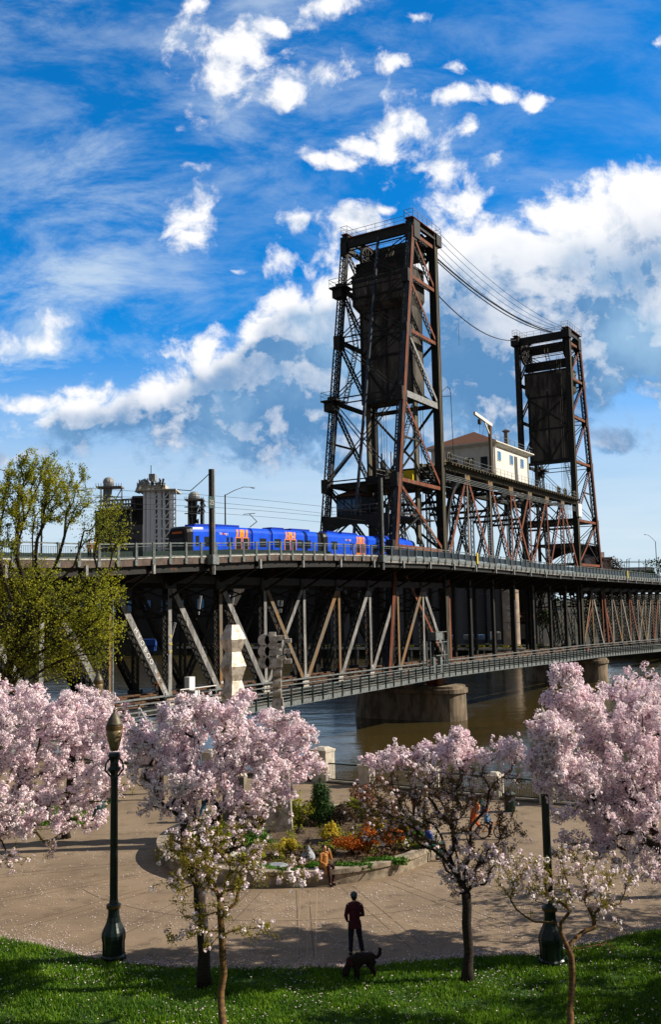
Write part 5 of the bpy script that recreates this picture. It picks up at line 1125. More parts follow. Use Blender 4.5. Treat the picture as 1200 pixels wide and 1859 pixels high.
b=MB(); b.box(base+UP*1.1,.95,.95,2.3); b.build('plinth','concrete_dark',T)
p=at(507,1300,YS); base=np.array([p[0],YS-1.,.45]); T=thing('disc_sculpture',base,'tall metal column of stacked discs and blocks with a flared foot, right of the two','sculpture','pair of metal column sculptures')
def zz(v): return at(507,v,YS-1)[2]
b=MB(); bb=base*np.array([1,1,0])
for v in(1161,1181,1201):  # horizontal discs seen edge-on / rounded lobes
    for q,dx in((-.62,-.1),(-.28,0)):
        b=MB(); c0=bb+np.array([q*.9,0,zz(v)]); b.tube([c0+np.array([0,-.34,0]),c0+np.array([0,.34,0])],.27,16); b.build('disc','sculpture_steel',T)
b=MB()
for v in(1158,1172,1184,1198,1206): b.box(bb+np.array([-.05,-.1,zz(v)]),.55,.7,.2)
b.box(bb+np.array([-.2,0,zz(1180)]),.3,.5,1.6); b.build('core','sculpture_steel',T)
for v,x in((1157,.22),(1163,.48),(1182,.48),(1194,.22),(1200,.48)):
    b=MB(); b.box(bb+np.array([x,-.05,zz(v)]),.32,.5,.19); b.build('block','sculpture_steel',T)
for v in(1220,1239,1258):
    b=MB(); c0=bb+np.array([-.02,0,zz(v)]); b.tube([c0-np.array([.19,0,0]),c0+np.array([.19,0,0])],.26,18); b.build('cylinder','sculpture_steel',T)
b=MB(); z1_,z2_=zz(1266),zz(1330); V=[]
for z,rx,ry in((.45,.62,.5),(z2_,.46,.4),(z1_,.24,.24)): 
    for a in(-1,1): pass
b.hexa([bb+np.array([a*r,c_*r,z]) for z,r in((.45,.6),(z1_,.23)) for a,c_ in((-1,-1),(1,-1),(1,1),(-1,1))]); b.build('foot','sculpture_steel',T)
# ---------------------------------------------------------------- park lamps
def park_lamp(u,v,label,h=7.15,Yo=None,mt='lamp_green'):
    p=gnd(u,v); T=thing('park_lamp',p,label,'lamp post','ornate park lamp posts'); k=h/7.15
    def prof(l): return [(r*k,z*k) for r,z in l]
    b=MB(); b.lathe(p,prof([(.37,0),(.37,.12),(.33,.16),(.33,.5),(.355,.62),(.355,.72),(.33,.80),(.27,.92),(.21,1.05),(.18,1.2)]),24,flute=.06); b.build('base',mt,T)
    b=MB(); b.lathe(p,prof([(.17,1.2),(.165,1.42),(.21,1.44),(.21,1.54),(.14,1.58),(.12,1.7),(.108,5.1),(.12,5.15),(.10,5.25),(.12,5.3),(.2,5.42),(.13,5.5),(.12,5.65),(.19,5.8),(.16,5.9)]),16); b.build('shaft',mt,T,smooth=False)
    b=MB(); b.lathe(p,prof([(.215,1.45),(.215,1.53)]),16); b.build('band','brass',T)
    b=MB()
    for a in range(4): d=np.array([math.cos(a*1.57+.4),math.sin(a*1.57+.4),0]); b.tube([p+UP*5.2*k+d*.1,p+UP*5.4*k+d*.27,p+UP*5.6*k+d*.24,p+UP*5.75*k+d*.12],.03,5)
    b.build('scroll',mt,T)
    b=MB(); b.lathe(p,prof([(.11,5.95),(.15,6.08),(.20,6.25),(.235,6.43),(.24,6.58)]),20); b.build('globe','lamp_glass',T,smooth=True)
    b=MB(); b.lathe(p,prof([(.255,6.58),(.255,6.68),(.245,6.7)]),20); b.build('ring','brass',T)
    b=MB(); b.lathe(p,prof([(.25,6.69),(.225,6.76),(.19,6.84),(.18,6.87),(.12,6.98),(.06,7.06),(.035,7.09),(.05,7.12),(.02,7.2)]),20); b.build('cap','lamp_bronze',T,smooth=True); return T
park_lamp(206,1740,'near ornate green lamp post rising at the left edge of the lawn')
park_lamp(1002,1748,'ornate green lamp post at the right with blossom around it')
park_lamp(177,1487,'smaller-looking teal lamp post behind the left blossom trees',7.15,mt='lamp_teal')
# litter bin
p=gnd(926,1472); T=thing('litter_bin',p,'small dark green litter bin by the riverside fence','bin'); b=MB(); b.lathe(p,[(.25,0),(.27,.1),(.28,.75),(.3,.78),(.3,.84),(.2,.95),(.06,.98)],14); b.build('body','rail_dark',T)
# ---------------------------------------------------------------- figures
def remesh(o,vox,mt=None,smooth=True):
    m=o.modifiers.new('fuse','REMESH'); m.mode='VOXEL'; m.voxel_size=vox; m.use_smooth_shade=True; return o
TXF=bpy.data.textures.new('folds','CLOUDS'); TXF.noise_scale=.11
def fold(o,st):
    m=o.modifiers.new('folds','DISPLACE'); m.texture=TXF; m.strength=st; m.mid_level=.45; return o
def person(u,v,hgt,face,pose,label,top,bot,hair='hair_dark',hat=None,shoes='cloth_black',z0=0,vox=.014,p=None,long=False,seat=None):
    """face: heading of the figure, radians from +X; x right, y forward"""
    p=gnd(u,v,z0) if p is None else np.array(p,float); T=thing('person',p,label,'person'); k=hgt/1.75; fw=np.array([math.cos(face),math.sin(face),0]); rt=np.array([math.sin(face),-math.cos(face),0])
    def G(x,y,z): return p+(rt*x+fw*y+UP*z)*k
    J=dict(hp=(0,0,.93),ch=(0,.0,1.33),nk=(0,.01,1.47),hd=(0,.03,1.62))
    if pose=='stand': A={'sh':.185,'el':((-.25,-.05,1.13),(.25,.0,1.12)),'wr':((-.20,.16,.95),(.1,.2,1.03)),'kn':((-.11,.03,.5),(.15,.04,.5)),'an':((-.13,-.02,.09),(.21,-.04,.09))}
    elif pose=='walk': A={'sh':.18,'el':((-.24,-.12,1.12),(.24,.08,1.12)),'wr':((-.22,-.05,.9),(.22,.3,.98)),'kn':((-.09,.2,.52),(.09,-.02,.5)),'an':((-.09,.3,.1),(.09,-.35,.16))}
    elif pose=='phone': A={'sh':.18,'el':((-.3,.12,1.12),(.24,.06,1.1)),'wr':((-.17,.16,1.48),(.1,.26,.98)),'kn':None,'an':None}
    else: A={'sh':.18,'el':((-.22,.06,1.1),(.22,.06,1.1)),'wr':((-.12,.3,1.0),(.12,.3,1.0)),'kn':None,'an':None}
    sit=pose in('phone','sit','bike')
    dzz=0.
    if sit:
        dzz=-.93+(seat or .56)/k+.1
        kz=(seat or .56)/k+.12
        A['kn']=((-.13,.44,kz),(.12,.46,kz+.02)); A['an']=((-.12,.42,.09),(.1,.5,.09))
        if pose=='bike': A['kn']=((-.1,.38,kz-.05),(.1,.25,kz-.2)); A['an']=((-.1,.2,.32),(.1,.12,.2))
    def g(t,up=True): x,y,z=t; return G(x,y,z+(dzz if up else 0))
    hp,ch,nk,hd=[g(J[q]) for q in('hp','ch','nk','hd')]
    # continuous body
    b=MB(); b.tube([hp-UP*.06*k,hp+UP*.15*k,ch,ch+UP*.1*k,nk],[x*k for x in(.13,.12,.145,.11,.055)],10); b.tube([nk-UP*.02*k,nk+UP*.08*k],[.058*k,.055*k],8)
    b.ell(hd+fw*.0,.084*k,.1*k,.12*k,14,X=rt,Y=fw); b.ell(hd-UP*.05*k+fw*.03*k,.058*k,.07*k,.07*k,10,X=rt,Y=fw); b.ell(hd+fw*.105*k-UP*.01*k,.014*k,.026*k,.022*k,8,X=rt,Y=fw)
    for e in(-1,1): b.ell(hd+rt*e*.08*k,.014*k,.02*k,.032*k,8,X=rt,Y=fw)
    arms=[];legs=[]
    for i,e in enumerate((-1,1)):
        sh=g((e*A['sh'],0,1.40)); el=g(A['el'][i]); wr=g(A['wr'][i]); arms.append((sh,el,wr)); b.tube([ch+UP*.05*k,sh,(sh+el)/2,el,(el+wr)/2,wr],[x*k for x in(.07,.058,.05,.04,.036,.026)],8)
        d=unit(wr-el); sx=unit(np.cross(d,UP) if abs(d[2])<.9 else np.cross(d,fw)); pm=wr+d*.05*k; b.ell(pm,.042*k,.02*k,.052*k,8,X=sx,Y=np.cross(d,sx),Z=d)
        for f_,(o,l) in enumerate(((-.03,.065),(-.01,.078),(.01,.073),(.03,.055))): q=pm+sx*o*k+d*.035*k; b.tube([q,q+d*l*.5*k,q+d*l*k+np.cross(d,sx)*.022*k],[.0095*k,.009*k,.008*k],5)
        q=pm-sx*.038*k-d*.02*k; b.tube([q,q-sx*.028*k+d*.03*k,q-sx*.02*k+d*.06*k],[.011*k,.010*k,.009*k],5)
        hj=g((e*.09,0,.9)); kn=g(A['kn'][i],False); an=g(A['an'][i],False); legs.append((hj,kn,an)); b.tube([hp,hj,(hj+kn)/2,kn,(kn*.6+an*.4),an],[x*k for x in(.1,.085,.07,.055,.052,.036)],8); b.tube([an-fw*.03*k,an-UP*.035*k+fw*.12*k],[.04*k,.032*k],7)
    body=remesh(b.build('body','skin',T,smooth=True),vox*k)
    if vox<=.014:
        for e in(-1,1): b=MB(); b.ell(hd+fw*.092*k+rt*e*.03*k+UP*.01*k,.011,.008,.008,6,X=rt,Y=fw); b.build('eye','cloth_black',body)
        b=MB(); b.ell(hd+fw*.092*k-UP*.058*k,.024,.006,.006,8,X=rt,Y=fw); b.build('mouth','cloth_brown',body)
    # jacket
    b=MB(); lo=hp-UP*(.16 if not sit else .02)*k
    if long: lo=hp-UP*(.45 if not sit else .05)*k
    b.tube([lo,hp+UP*.1*k,ch,ch+UP*.11*k,nk-UP*.01*k],[x*k for x in(.175 if not long else .2,.155,.175,.135,.075)],12)
    for sh,el,wr in arms: b.tube([nk-UP*.03*k,(nk*.45+sh*.55)-UP*.035*k,sh-UP*.04*k,(sh+el)/2,el,wr],[x*k for x in(.07,.085,.072,.066,.056,.046)],10)
    if long and sit:
        for hj,kn,an in legs[1:]: b.tube([hp,hj+rt*.04*k,(hj*.3+kn*.7)+rt*.05*k,(hj*.2+kn*.8)-UP*.3*k+rt*.06*k],[.14*k,.13*k,.1*k,.06*k],8)
    fold(remesh(b.build('jacket',top,T,smooth=True),vox*k*1.2),.03*k)
    b=MB()
    for hj,kn,an in legs: b.tube([hp,hj,(hj+kn)/2,kn,(kn*.5+an*.5),an+(kn-an)*.06],[x*k for x in(.14,.11,.09,.075,.068,.06)],9)
    fold(remesh(b.build('trousers',bot,T,smooth=True),vox*k*1.2),.022*k)
    for hj,kn,an in legs: b=MB(); b.tube([an-fw*.06*k-UP*.03*k,an+fw*.03*k-UP*.03*k,an-UP*.045*k+fw*.15*k],[.045*k,.052*k,.038*k],8); b.build('shoe',shoes,T,smooth=True)
    if hat:
        b=MB(); b.ell(hd+UP*.045*k-fw*.005*k,.1*k,.118*k,.1*k,14,X=rt,Y=fw); 
        if hat[1]: b.ell(hd+UP*.03*k+fw*.12*k,.065*k,.07*k,.012*k,10,X=rt,Y=fw)
        b.build('hat',hat[0],T,smooth=True)
    b=MB(); b.ell(hd+UP*.02*k-fw*.022*k,.093*k,.1*k,.122*k,14,X=rt,Y=fw); 
    if hair=='hair_long': b.ell(hd-UP*.08*k-fw*.05*k,.09*k,.06*k,.14*k,12,X=rt,Y=fw)
    b.build('hair','hair_dark',T,smooth=True); return T
person(645,1733,1.77,rad(95),'stand','standing person seen from behind in a grey-teal cap, dark red jacket and dark trousers','cloth_maroon','cloth_navy',hat=('cap_teal',0),vox=.011)
# dog
p=gnd(660,1776); T=thing('dog',p,'dark brown curly dog sniffing the ground beside the standing person, tail up','dog'); b=MB(); X=np.array([-1.,-.25,0]); X=unit(X); Yd=np.array([X[1],-X[0],0])
G=lambda x,y,z:p+(X*x+Yd*y+UP*z)*.88
b.tube([G(-.36,0,.60),G(-.26,0,.60),G(0,0,.60),G(.2,0,.60),G(.32,0,.6)],[.1,.15,.145,.18,.13],12); b.ell(G(.2,0,.52),.17,.14,.2,12,X=X,Y=Yd)
b.tube([G(.28,0,.64),G(.42,0,.55),G(.52,0,.38)],[.12,.095,.09],9); b.ell(G(.56,0,.28),.11,.095,.105,10,X=X,Y=Yd); b.tube([G(.58,0,.24),G(.64,0,.13)],[.065,.045],8)
for e in(-1,1): b.ell(G(.53,e*.1,.26),.05,.03,.1,8,X=X,Y=Yd)
for e in(-1,1):
    b.tube([G(.2,e*.09,.55),G(.22,e*.1,.3),G(.2,e*.1,.16),G(.22,e*.1,.03)],[.09,.062,.052,.05],8); b.ell(G(.25,e*.1,.03),.06,.045,.035,8,X=X,Y=Yd)
    b.tube([G(-.28,e*.08,.55),G(-.22,e*.1,.36),G(-.34,e*.1,.22),G(-.31,e*.1,.04)],[.12,.085,.055,.048],8); b.ell(G(-.27,e*.1,.03),.06,.045,.035,8,X=X,Y=Yd)
b.tube([G(-.36,0,.62),G(-.46,0,.6),G(-.54,0,.68),G(-.56,0,.82),G(-.5,0,.88)],[.05,.05,.055,.05,.02],8)
o=remesh(b.build('body','dog_fur',T,smooth=True),.016); tx=bpy.data.textures.new('fur','CLOUDS'); tx.noise_scale=.05; dm=o.modifiers.new('fur','DISPLACE'); dm.texture=tx; dm.strength=.05; dm.mid_level=.5
b=MB(); b.tube([G(.36,0,.48),G(.42,0,.66)],.105,10,False); b.build('collar','cloth_maroon',T)
person(586,1600,1.55,rad(-50),'phone','seated woman on the planter wall in a tan coat, one hand raised to her ear','cloth_tan','cloth_brown',vox=.013,p=gnd(589,1607)+np.array([0,.28,0]),long=True,seat=.57)
person(790,1560,1.7,rad(20),'sit','person in a blue jacket sitting on the planter edge at the right','cloth_blue','cloth_teal',vox=.015,p=gnd(792,1566)+np.array([-.25,.2,0]),seat=.57)
person(862,1510,1.78,rad(200),'walk','walking adult in a peach coat and dark cap near the riverside fence','cloth_peach','cloth_orange',hat=('cloth_navy',1),vox=.018,long=True)
person(822,1508,1.05,rad(200),'stand','small child in an orange-red top behind the sparse blossom tree','cloth_orange','cloth_teal',vox=.02,p=gnd(822,1512))
person(874,1478,1.0,rad(200),'stand','small child in teal standing beside the adult in peach','cloth_teal','cloth_blue',vox=.02,p=gnd(876,1482))
person(284,1440,1.75,rad(180),'walk','walking person in blue jeans partly behind the blossom at left','cloth_navy','cloth_jeans',shoes='shoe_white',vox=.02)
person(372,1482,1.75,rad(200),'walk','striding person in blue jeans half hidden under the blossom tree','cloth_navy','cloth_jeans',vox=.02,p=gnd(372,1490))
person(530,1492,1.76,rad(90),'stand','person in dark clothes standing behind the blossom tree','cloth_navy','cloth_black',vox=.02,hair='hair_long',p=gnd(528,1495))
person(758,1488,1.7,rad(100),'walk','dark-clothed person with a blue bag in the shade of the trees','cloth_black','cloth_navy',vox=.02,p=gnd(757,1490))
s_,z_=onp(252,1300,-2); person(0,0,1.75,rad(60),'walk','person in a white shirt on the lower walkway of the bridge','cloth_white','cloth_navy',vox=.02,p=W(s_,-2,lz(s_)))
s_,z_=onp(172,995,-4); person(0,0,1.75,rad(60),'stand','person in a yellow vest at the upper railing, nearer the tram','yellow_paint','cloth_navy',vox=.02,p=W(s_,-4,dz(s_)-.05))
s_,z_=onp(162,995,-4.2); person(0,0,1.7,rad(60),'stand','person in tan at the upper railing, left of the yellow vest','cloth_tan','cloth_navy',vox=.02,p=W(s_,-4.2,dz(s_)-.05))
# child on a bicycle
pb=gnd(893,1522); BK=thing('bicycle',pb,'small orange bicycle ridden by the child in a pink helmet','bicycle'); d=unit([1,-.25,0]); 
def wheel(c,r):
    b=MB(); pts=[c+d*math.cos(a)*r+UP*math.sin(a)*r for a in np.linspace(0,6.283,21)]; b.tube(pts,.03,6,False); w=b.build('wheel','cloth_black',BK); b=MB()
    for a in np.linspace(0,3.14,7)[:-1]: b.tube([c-d*math.cos(a)*r-UP*math.sin(a)*r,c+d*math.cos(a)*r+UP*math.sin(a)*r],.006,3)
    b.build('spokes','galv',w)
wheel(pb+d*.38+UP*.30,.28); wheel(pb-d*.38+UP*.30,.28)
b=MB(); q=lambda x,z:pb+d*x+UP*z; b.tube([q(-.38,.3),q(-.1,.3),q(-.18,.6),q(.28,.66),q(-.1,.3)],.025,6); b.tube([q(-.38,.3),q(-.18,.6)],.02,6); b.tube([q(.38,.3),q(.27,.75)],.025,6); b.build('frame','tram_orange',BK)
b=MB(); b.ell(q(-.2,.66),.11,.06,.03,8,X=d,Y=np.cross(UP,d)); b.build('saddle','cloth_black',BK); b=MB(); h_=np.cross(UP,d); b.tube([q(.25,.78)-h_*.22,q(.25,.78)+h_*.22],.015,6); b.build('handlebar','steel_dark',BK)
person(0,0,1.1,math.atan2(d[1],d[0]),'bike','child in a pink helmet and light blue top riding the orange bicycle','cloth_sky','cloth_navy',hat=('cloth_pink',0),vox=.02,p=pb-d*.2,seat=.66)
# ---------------------------------------------------------------- trees
def grow(T,base,trunk,r0,crowns,ntip,mt_bark='bark',alpha=.35,seg=.35,wob=.05,seed=1,twigr=.006,sides=6,power=1.95,keep=None,gravity=0.0):
    """connects crown tips to the nearest limb; returns tip strands for dressing"""
    rng=np.random.default_rng(seed); N=[np.array(base,float)]; par=[-1]; plen=[0.]; ok=[False]
    for q in trunk:
        q=np.array(q,float); a=len(N)-1; L=np.linalg.norm(q-N[a]); m=max(1,int(L/seg)); s=N[a].copy()
        for i in range(1,m+1):
            t=i/m; N.append(s+(q-s)*t+(rng.normal(size=3)*wob*.5 if i<m else 0)); par.append(len(N)-2); plen.append(plen[-1]+L/m); ok.append(False)
    for i in range(int(len(N)*(keep if keep else .7)),len(N)): ok[i]=True
    wts=np.array([c[4] for c in crowns]); wts=wts/wts.sum(); tips=[];ty=[]
    for i,c in enumerate(crowns):
        k=max(1,int(round(ntip*wts[i]))); d=rng.normal(size=(k,3)); d/=np.linalg.norm(d,axis=1)[:,None]; r=rng.uniform(0,1,k)**.38
        tips.append(c[0]+d*r[:,None]*np.array([c[1],c[2],c[3]])); ty+= [c[5]]*k
    tips=np.concatenate(tips); ty=np.array(ty); o=np.argsort(np.linalg.norm(tips-N[-1],axis=1)+rng.uniform(0,.5,len(tips))); tips=tips[o]; ty=ty[o]
    cap=len(N)+len(tips)*60; NA=np.zeros((cap,3)); PL_=np.full(cap,1e9); NA[:len(N)]=N; PL_[:len(N)]=[p_ if k_ else 1e9 for p_,k_ in zip(plen,ok)]; RL=list(plen); n=len(N)
    strands=[]; cnt=np.zeros(cap,int)
    for tp,t_ in zip(tips,ty):
        dd=np.linalg.norm(NA[:n]-tp,axis=1); c=dd+alpha*PL_[:n]; j=int(np.argmin(c)); L=dd[j]; m=max(2,int(L/seg)); s=NA[j].copy(); 
        pdir=NA[j]-NA[par[j]] if par[j]>=0 else UP; pdir=unit(pdir); ctrl=s+pdir*L*.38+np.array([0,0,.10*L]); idx=[j]
        for i in range(1,m+1):
            t=i/m; q=(1-t)**2*s+2*t*(1-t)*ctrl+t*t*tp; 
            if i<m: q=q+rng.normal(size=3)*wob*min(1,L)
            q[2]-=gravity*t*t*L
            NA[n]=q; par.append(idx[-1]); RL.append(RL[idx[-1]]+L/m); PL_[n]=RL[n]; idx.append(n); n+=1
        strands.append((idx,t_))
    for idx,_ in strands:
        k=idx[-1]
        while k>=0: cnt[k]+=1; k=par[k]
    mx=max(1,cnt[0]); rr=np.maximum(twigr,r0*(cnt/mx)**(1/power)); b=MB(); nt=len(N)
    r_tr=[max(rr[i],r0*(1-.25*i/nt)) if not ok[i] else rr[i] for i in range(nt)]; r_tr[0]=r0*1.45; r_tr[1]=r0*1.15; b.tube(NA[:nt],r_tr,10,True)
    for idx,t_ in strands:
        rs=[min(rr[i],rr[idx[1]]*1.15) for i in idx]; b.tube(NA[idx],rs,sides if rs[1]>.03 else 3,False)
    b.build('trunk',mt_bark,T,smooth=True); return NA,strands
def ells(spec,Y,dep=.8,wk=1):
    out=[]
    for s in spec:
        u,v,ru,rv,ty=s[:5]; Yk=Y+(s[5] if len(s)>5 else 0); d=s[6] if len(s)>6 else dep; wq=s[7] if len(s)>7 else 1
        out.append((at(u,v,Yk),ru*sc(Yk),ru*sc(Yk)*d if ru*sc(Yk)*d>.35 else .35,rv*sc(Yk),ru*rv*wq,ty))
    return out
def dress(T,NA,strands,rng,spec,ball=.08,per=15,psize=.056,mat_='blossom',leafm='leaf_young'):
    """spec: type -> (clusters per strand, fraction of the strand dressed, leaf tufts per strand, ball scale)"""
    C=[];R=[];Lf=[]
    for idx,ty in strands:
        nb,fr,nl,bs=spec[ty]; P_=NA[idx]; m=len(P_)
        if nb>0:
            k=rng.poisson(nb); t=1-rng.uniform(0,1,k)*fr; x=t*(m-1); i=np.minimum(x.astype(int),m-2); f=(x-i)[:,None]; q=P_[i]*(1-f)+P_[i+1]*f; q=q+rng.normal(size=(k,3))*.085; C.append(q); R.append(rng.uniform(.6,1.25,k)*ball*bs)
        if nl>0:
            k=rng.poisson(nl); t=1-rng.uniform(0,1,k)*.75; x=t*(m-1); i=np.minimum(x.astype(int),m-2); f=(x-i)[:,None]; Lf.append(P_[i]*(1-f)+P_[i+1]*f)
    C=np.concatenate(C); R=np.concatenate(R); n=len(C)
    d=rng.normal(size=(n*per,3)); d/=np.linalg.norm(d,axis=1)[:,None]; Q=np.repeat(C,per,0)+d*np.repeat(R,per)[:,None]*rng.uniform(.75,1.08,(n*per,1)); V=leafquads(Q,psize*np.repeat(R/ball,per)**.5,d+np.array([.22,-.05,.32]),.45,1.,rng)
    mi=(rng.uniform(size=n*per)<.07).astype(int); quads('blossoms',V,[mat_,'calyx'],T,mi)
    if Lf:
        Lf=np.concatenate(Lf); k=len(Lf); Q=np.repeat(Lf,5,0)+rng.normal(size=(k*5,3))*.05; quads('leaves',leafquads(Q,.06,None,.6,.45,rng),leafm,T)
    return n
SPT={'dense':(15.5,.85,1.2,1.04),'mid':(9,.8,2.5,.95),'sparse':(2.5,.7,5,.85),'leafy':(1.1,.6,11,.75),'bronze':(1.9,.8,13,.55),'bare':(.25,.5,1,.6)}
def cherry(label,bu,bv,trunk,r0,spec,Y,ntip,seed,alpha=.35,leafm='leaf_young',ball=.08,dep=.8,base=None,mb='bark',keep=None,wob=.05,mat_='blossom',twigr=.006):
    base=gnd(bu,bv) if base is None else base; T=thing('cherry_tree',base,label,'tree','blossoming cherry trees'); rng=np.random.default_rng(seed)
    NA,st=grow(T,base,[at(*t) for t in trunk],r0,ells(spec,Y,dep),ntip,mb,alpha,seed=seed,keep=keep,wob=wob,twigr=twigr); n=dress(T,NA,st,rng,SPT,ball,leafm=leafm,mat_=mat_); return T
cherry('huge pink cherry tree filling the left edge, limbs bending in from outside',-150,1690,[(-120,1600,31.5),(-60,1540,32),(20,1500,33)],.2,
  [(40,1320,135,75,'dense'),(120,1370,100,75,'dense',1),(-40,1300,90,80,'dense',2),(30,1262,70,42,'dense',2),(150,1310,66,58,'dense',1,1,1.2),(200,1330,38,55,'dense',1,1,1.),(185,1400,45,60,'dense',-1),(60,1430,130,60,'dense'),(10,1500,70,45,'mid',-1,.8,1.),(130,1470,80,36,'mid',-1),(75,1545,35,18,'sparse',-1),(40,1490,80,40,'mid',-2,.8,1.),(20,1560,40,20,'sparse',-2,.8,1.5),(210,1380,28,70,'mid',1),(100,1500,70,25,'sparse'),(210,1440,34,30,'sparse',-1,.8,1.2)],33,640,3,mb='bark_moss')
cherry('cherry tree behind the near left lamp, its blossom around the teal lamp',120,1520,[(125,1440,42),(130,1380,42)],.16,[(160,1270,60,35,'dense'),(110,1300,60,40,'dense'),(205,1310,40,60,'mid',0,.8,1),(60,1300,60,40,'mid',2),(215,1350,30,45,'mid')],42,170,5)
cherry('wide pink cherry tree in the left centre with a dark trunk forking above the lawn',372,1790,[(368,1700,26.4),(362,1610,26.5)],.16,
  [(400,1315,125,38,'dense'),(300,1340,70,46,'dense',1),(490,1335,80,42,'dense',1),(420,1390,125,46,'dense'),(540,1390,38,34,'dense',1),(340,1420,90,44,'dense',0,.8,.8),(460,1440,85,36,'dense',-.5,.8,.8),(590,1392,26,10,'mid',0,.8,1.8),(395,1285,70,18,'dense',0,.8,1.5),(330,1290,50,20,'dense',0,.8,1.5),(265,1385,40,45,'mid',0),(320,1475,80,30,'mid',0,.8,.6),(556,1335,22,18,'mid',0,.8,2),(248,1338,22,22,'mid',0,.8,2),(520,1305,26,10,'mid',0,.8,2.4),(350,1268,30,8,'mid',0,.8,2.4),(450,1262,24,8,'mid',0,.8,2.4),(390,1520,110,50,'sparse',-.5,.8,.45),(440,1480,90,30,'sparse',-1,.8,.6)],27.5,470,9,alpha=.3,keep=.9)
cherry('young leafy cherry with a thin mossy trunk at the bottom left centre, few blossoms',402,1895,[(401,1800,23.8),(403,1700,23.9),(398,1630,24.)],.085,
  [(370,1600,85,75,'leafy'),(330,1550,55,50,'leafy',.5),(440,1570,90,40,'leafy',-.4),(500,1560,55,30,'sparse',.3,.8,.9),(560,1590,40,22,'sparse',.3,.8,1.2),(460,1690,60,22,'leafy',-.3),(350,1690,50,40,'leafy',-.4),(300,1600,40,30,'leafy',0,.8,.6),(375,1500,70,30,'sparse',.3),(540,1600,30,20,'sparse',0)],24.2,170,13,mb='bark_gold',wob=.07,twigr=.005)
cherry('small slender tree behind the left centre blossom, trunk on the paving beside the walker',293,1452,[(293,1420,52),(294,1395,52)],.13,[(290,1350,45,35,'dense'),(340,1330,50,30,'dense'),(250,1370,30,25,'mid')],52,80,15)
cherry('dark-trunked cherry at the right centre with pink only at its top and bronze leaves below',848,1782,[(849,1700,26.45),(846,1620,26.5)],.13,
  [(760,1370,80,24,'mid',2,.8,1.3),(840,1360,75,30,'dense',2.5,.6,1.1),(910,1368,46,32,'mid',2),(690,1380,42,12,'mid',2,.8,2.2),(835,1336,26,9,'dense',2.,.8,2.5),(735,1445,115,46,'bronze',1,.8,1.3),(870,1430,95,40,'bronze',1,.8,1.),(690,1490,70,34,'bronze',0,.8,.9),(790,1500,90,40,'bronze',0,.8,.9),(900,1500,70,30,'bronze',0,.8,.6),(850,1570,62,38,'sparse',-.3,.8,1.2),(905,1560,50,30,'sparse',-.5,.8,1.),(820,1595,30,30,'sparse',-.5)],27,480,21,leafm='leaf_bronze',alpha=.55,ball=.072,keep=.88)
cherry('huge dense pink cherry tree filling the right edge, leaning in from outside',1330,1790,[(1290,1660,27.8),(1220,1560,27.9),(1160,1510,28)],.2,
  [(1110,1290,115,62,'dense',1),(1180,1260,80,52,'dense',2),(1040,1270,58,36,'dense',-.5,.8,1.3),(1025,1222,26,16,'dense',-.5,.8,2.6),(1000,1330,52,40,'dense',-1.8,.7,1.3),(1100,1370,115,62,'dense',0),(1180,1390,80,80,'dense',1),(1030,1410,60,38,'dense',-1.6,.6,1.1),(990,1385,34,38,'dense',-1.9,.6,1.2),(1150,1470,100,52,'dense',0,.8,.9),(1060,1470,66,40,'mid',0),(1090,1530,80,34,'mid',-.5,.8,.8),(1170,1550,60,45,'mid',-.5),(1030,1540,44,30,'sparse',0,.8,.8)],28.6,720,23,ball=.085,dep=1.)
cherry('young cherry with a thin golden trunk at the bottom right, loose pale blossom',1037,1900,[(1038,1800,23.2),(1037,1735,23.3),(1018,1690,23.4)],.075,
  [(1000,1600,62,34,'sparse',.5,.8,1.1),(1075,1620,60,32,'sparse',.3,.8,1.2),(940,1590,55,34,'sparse',.4,.8,1.),(1050,1570,90,26,'sparse',.5,.8,.9),(1110,1650,35,16,'sparse',0,.8,.9),(1140,1590,40,24,'sparse',.6,.8,.8),(985,1650,60,20,'bare',0,.8,.5),(1100,1700,50,20,'bare',0)],23.8,185,31,mb='bark_gold',mat_='blossom_pale',twigr=.005,ball=.072)
# olive-leaved tree in front of the bridge approach
base=at(-5,1392,62); base[2]=0; T=thing('olive_tree',base,'tall tree with olive green leaves and bare upper branches left of the bridge','tree'); rng=np.random.default_rng(5)
SPo=[(60,900,75,75,'thin',0,.8,1.3),(120,900,55,65,'thin',1,.8,1.3),(10,920,50,85,'thin',-1,.8,1.2),(75,850,50,40,'thin',0,.8,1.3),(195,930,32,45,'full',1,.8,1.6),(200,965,34,30,'full',0,.8,1.5),(165,960,30,28,'full',1),(110,1080,120,55,'full',0,.8,1.1),(40,1060,70,60,'full',2),(190,1060,42,32,'full',1,.8,1.3),(60,1150,90,55,'full',-1),(165,1160,62,60,'full',0,.8,1.2),(110,1200,90,40,'full',1),(200,1130,40,36,'full',-1),(20,1210,50,40,'full')]
cr=ells(SPo,62,.8)
NA,st=grow(T,base,[at(15,1210,62),at(38,1150,62),at(66,1095,62),at(80,1050,62)],.3,cr,1000,'bark',.75,seg=.9,wob=.05,seed=8,twigr=.014,keep=.3,power=2.4,gravity=-.1)
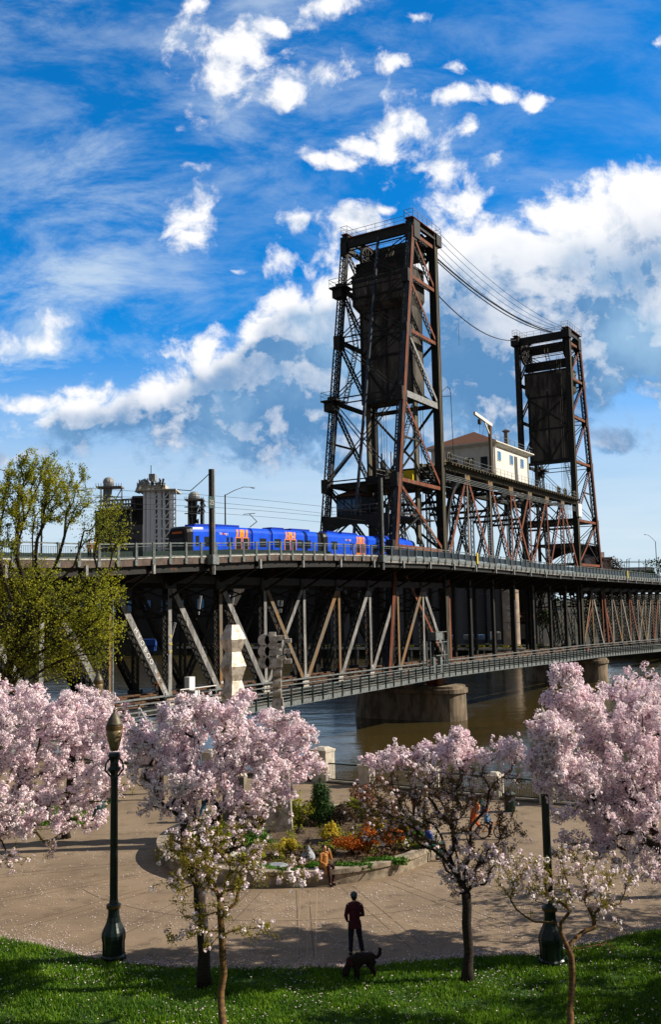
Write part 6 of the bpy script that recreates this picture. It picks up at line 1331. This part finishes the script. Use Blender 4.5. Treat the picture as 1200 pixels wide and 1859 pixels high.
LQ=[]
for idx,ty in st:
    P_=NA[idx]; k=rng.poisson(58 if ty=='thin' else 26); t=1-rng.uniform(0,1,k)*(.7); x=t*(len(P_)-1); i=np.minimum(x.astype(int),len(P_)-2); f=(x-i)[:,None]; LQ.append(P_[i]*(1-f)+P_[i+1]*f+rng.normal(size=(k,3))*(.12 if ty=='thin' else .28))
LQ=np.concatenate(LQ); quads('crown',leafquads(LQ,np.where(LQ[:,2]>15.,.11,.14),None,.6,.7,rng),'leaf_olive',T)
# trees beyond the frame on the sunny side: they throw the branch shadows over lawn and paving
for i,(x,y,h_,r) in enumerate(((14.5,23.8,8.,2.4),(18.5,26.6,9.,2.8),(14.6,30.6,7.5,2.6),(21.5,31.8,10.,3.2),(13.6,33.5,7.,2.2),(12.2,25.3,6.4,1.7),(17.5,29.2,8.6,2.6))):
    b0=np.array([x,y,0]); T=thing('park_tree',b0,'cherry tree right of the frame casting branch shadows, '+('nearest the lawn edge','behind the nearest one','beside the plaza edge','farthest right on the plaza','deepest in the plaza','shortest, close to the frame','between lawn edge and plaza')[i],'tree','trees right of the frame'); cr=[(b0+UP*h_*.62,r,r,h_*.26,1,'a')]
    NA,st=grow(T,b0,[b0+UP*h_*.3],.17,cr,90,'bark',.3,seed=40+i,twigr=.012); C=np.concatenate([NA[idx[-3:]] for idx,_ in st]); C=np.repeat(C,12,0)+RNG.normal(size=(len(C)*12,3))*.11; quads('crown',leafquads(C,.09,None),'blossom',T)

T=thing('shade_hedge',(11.6,23.5,0),'unseen evergreen hedge added outside the bottom right corner to shade the lawn','hedge')  # added out of view to throw shade on the lawn corner
b=MB()
for y_ in np.arange(19.5,27,1.2): b.tube([(11.5,y_,0),(11.5,y_,1.5)],.05,5)
b.build('stems','bark',T)
ct=[(np.array([11.7,y_,.55*h_]),1.25,.62*h_,.9) for y_,h_ in zip(np.arange(19.5,27.4,.9),np.linspace(5.2,1.6,9))]
quads('foliage',bushmass(9000,ct,.22),'leaf_dark',T)
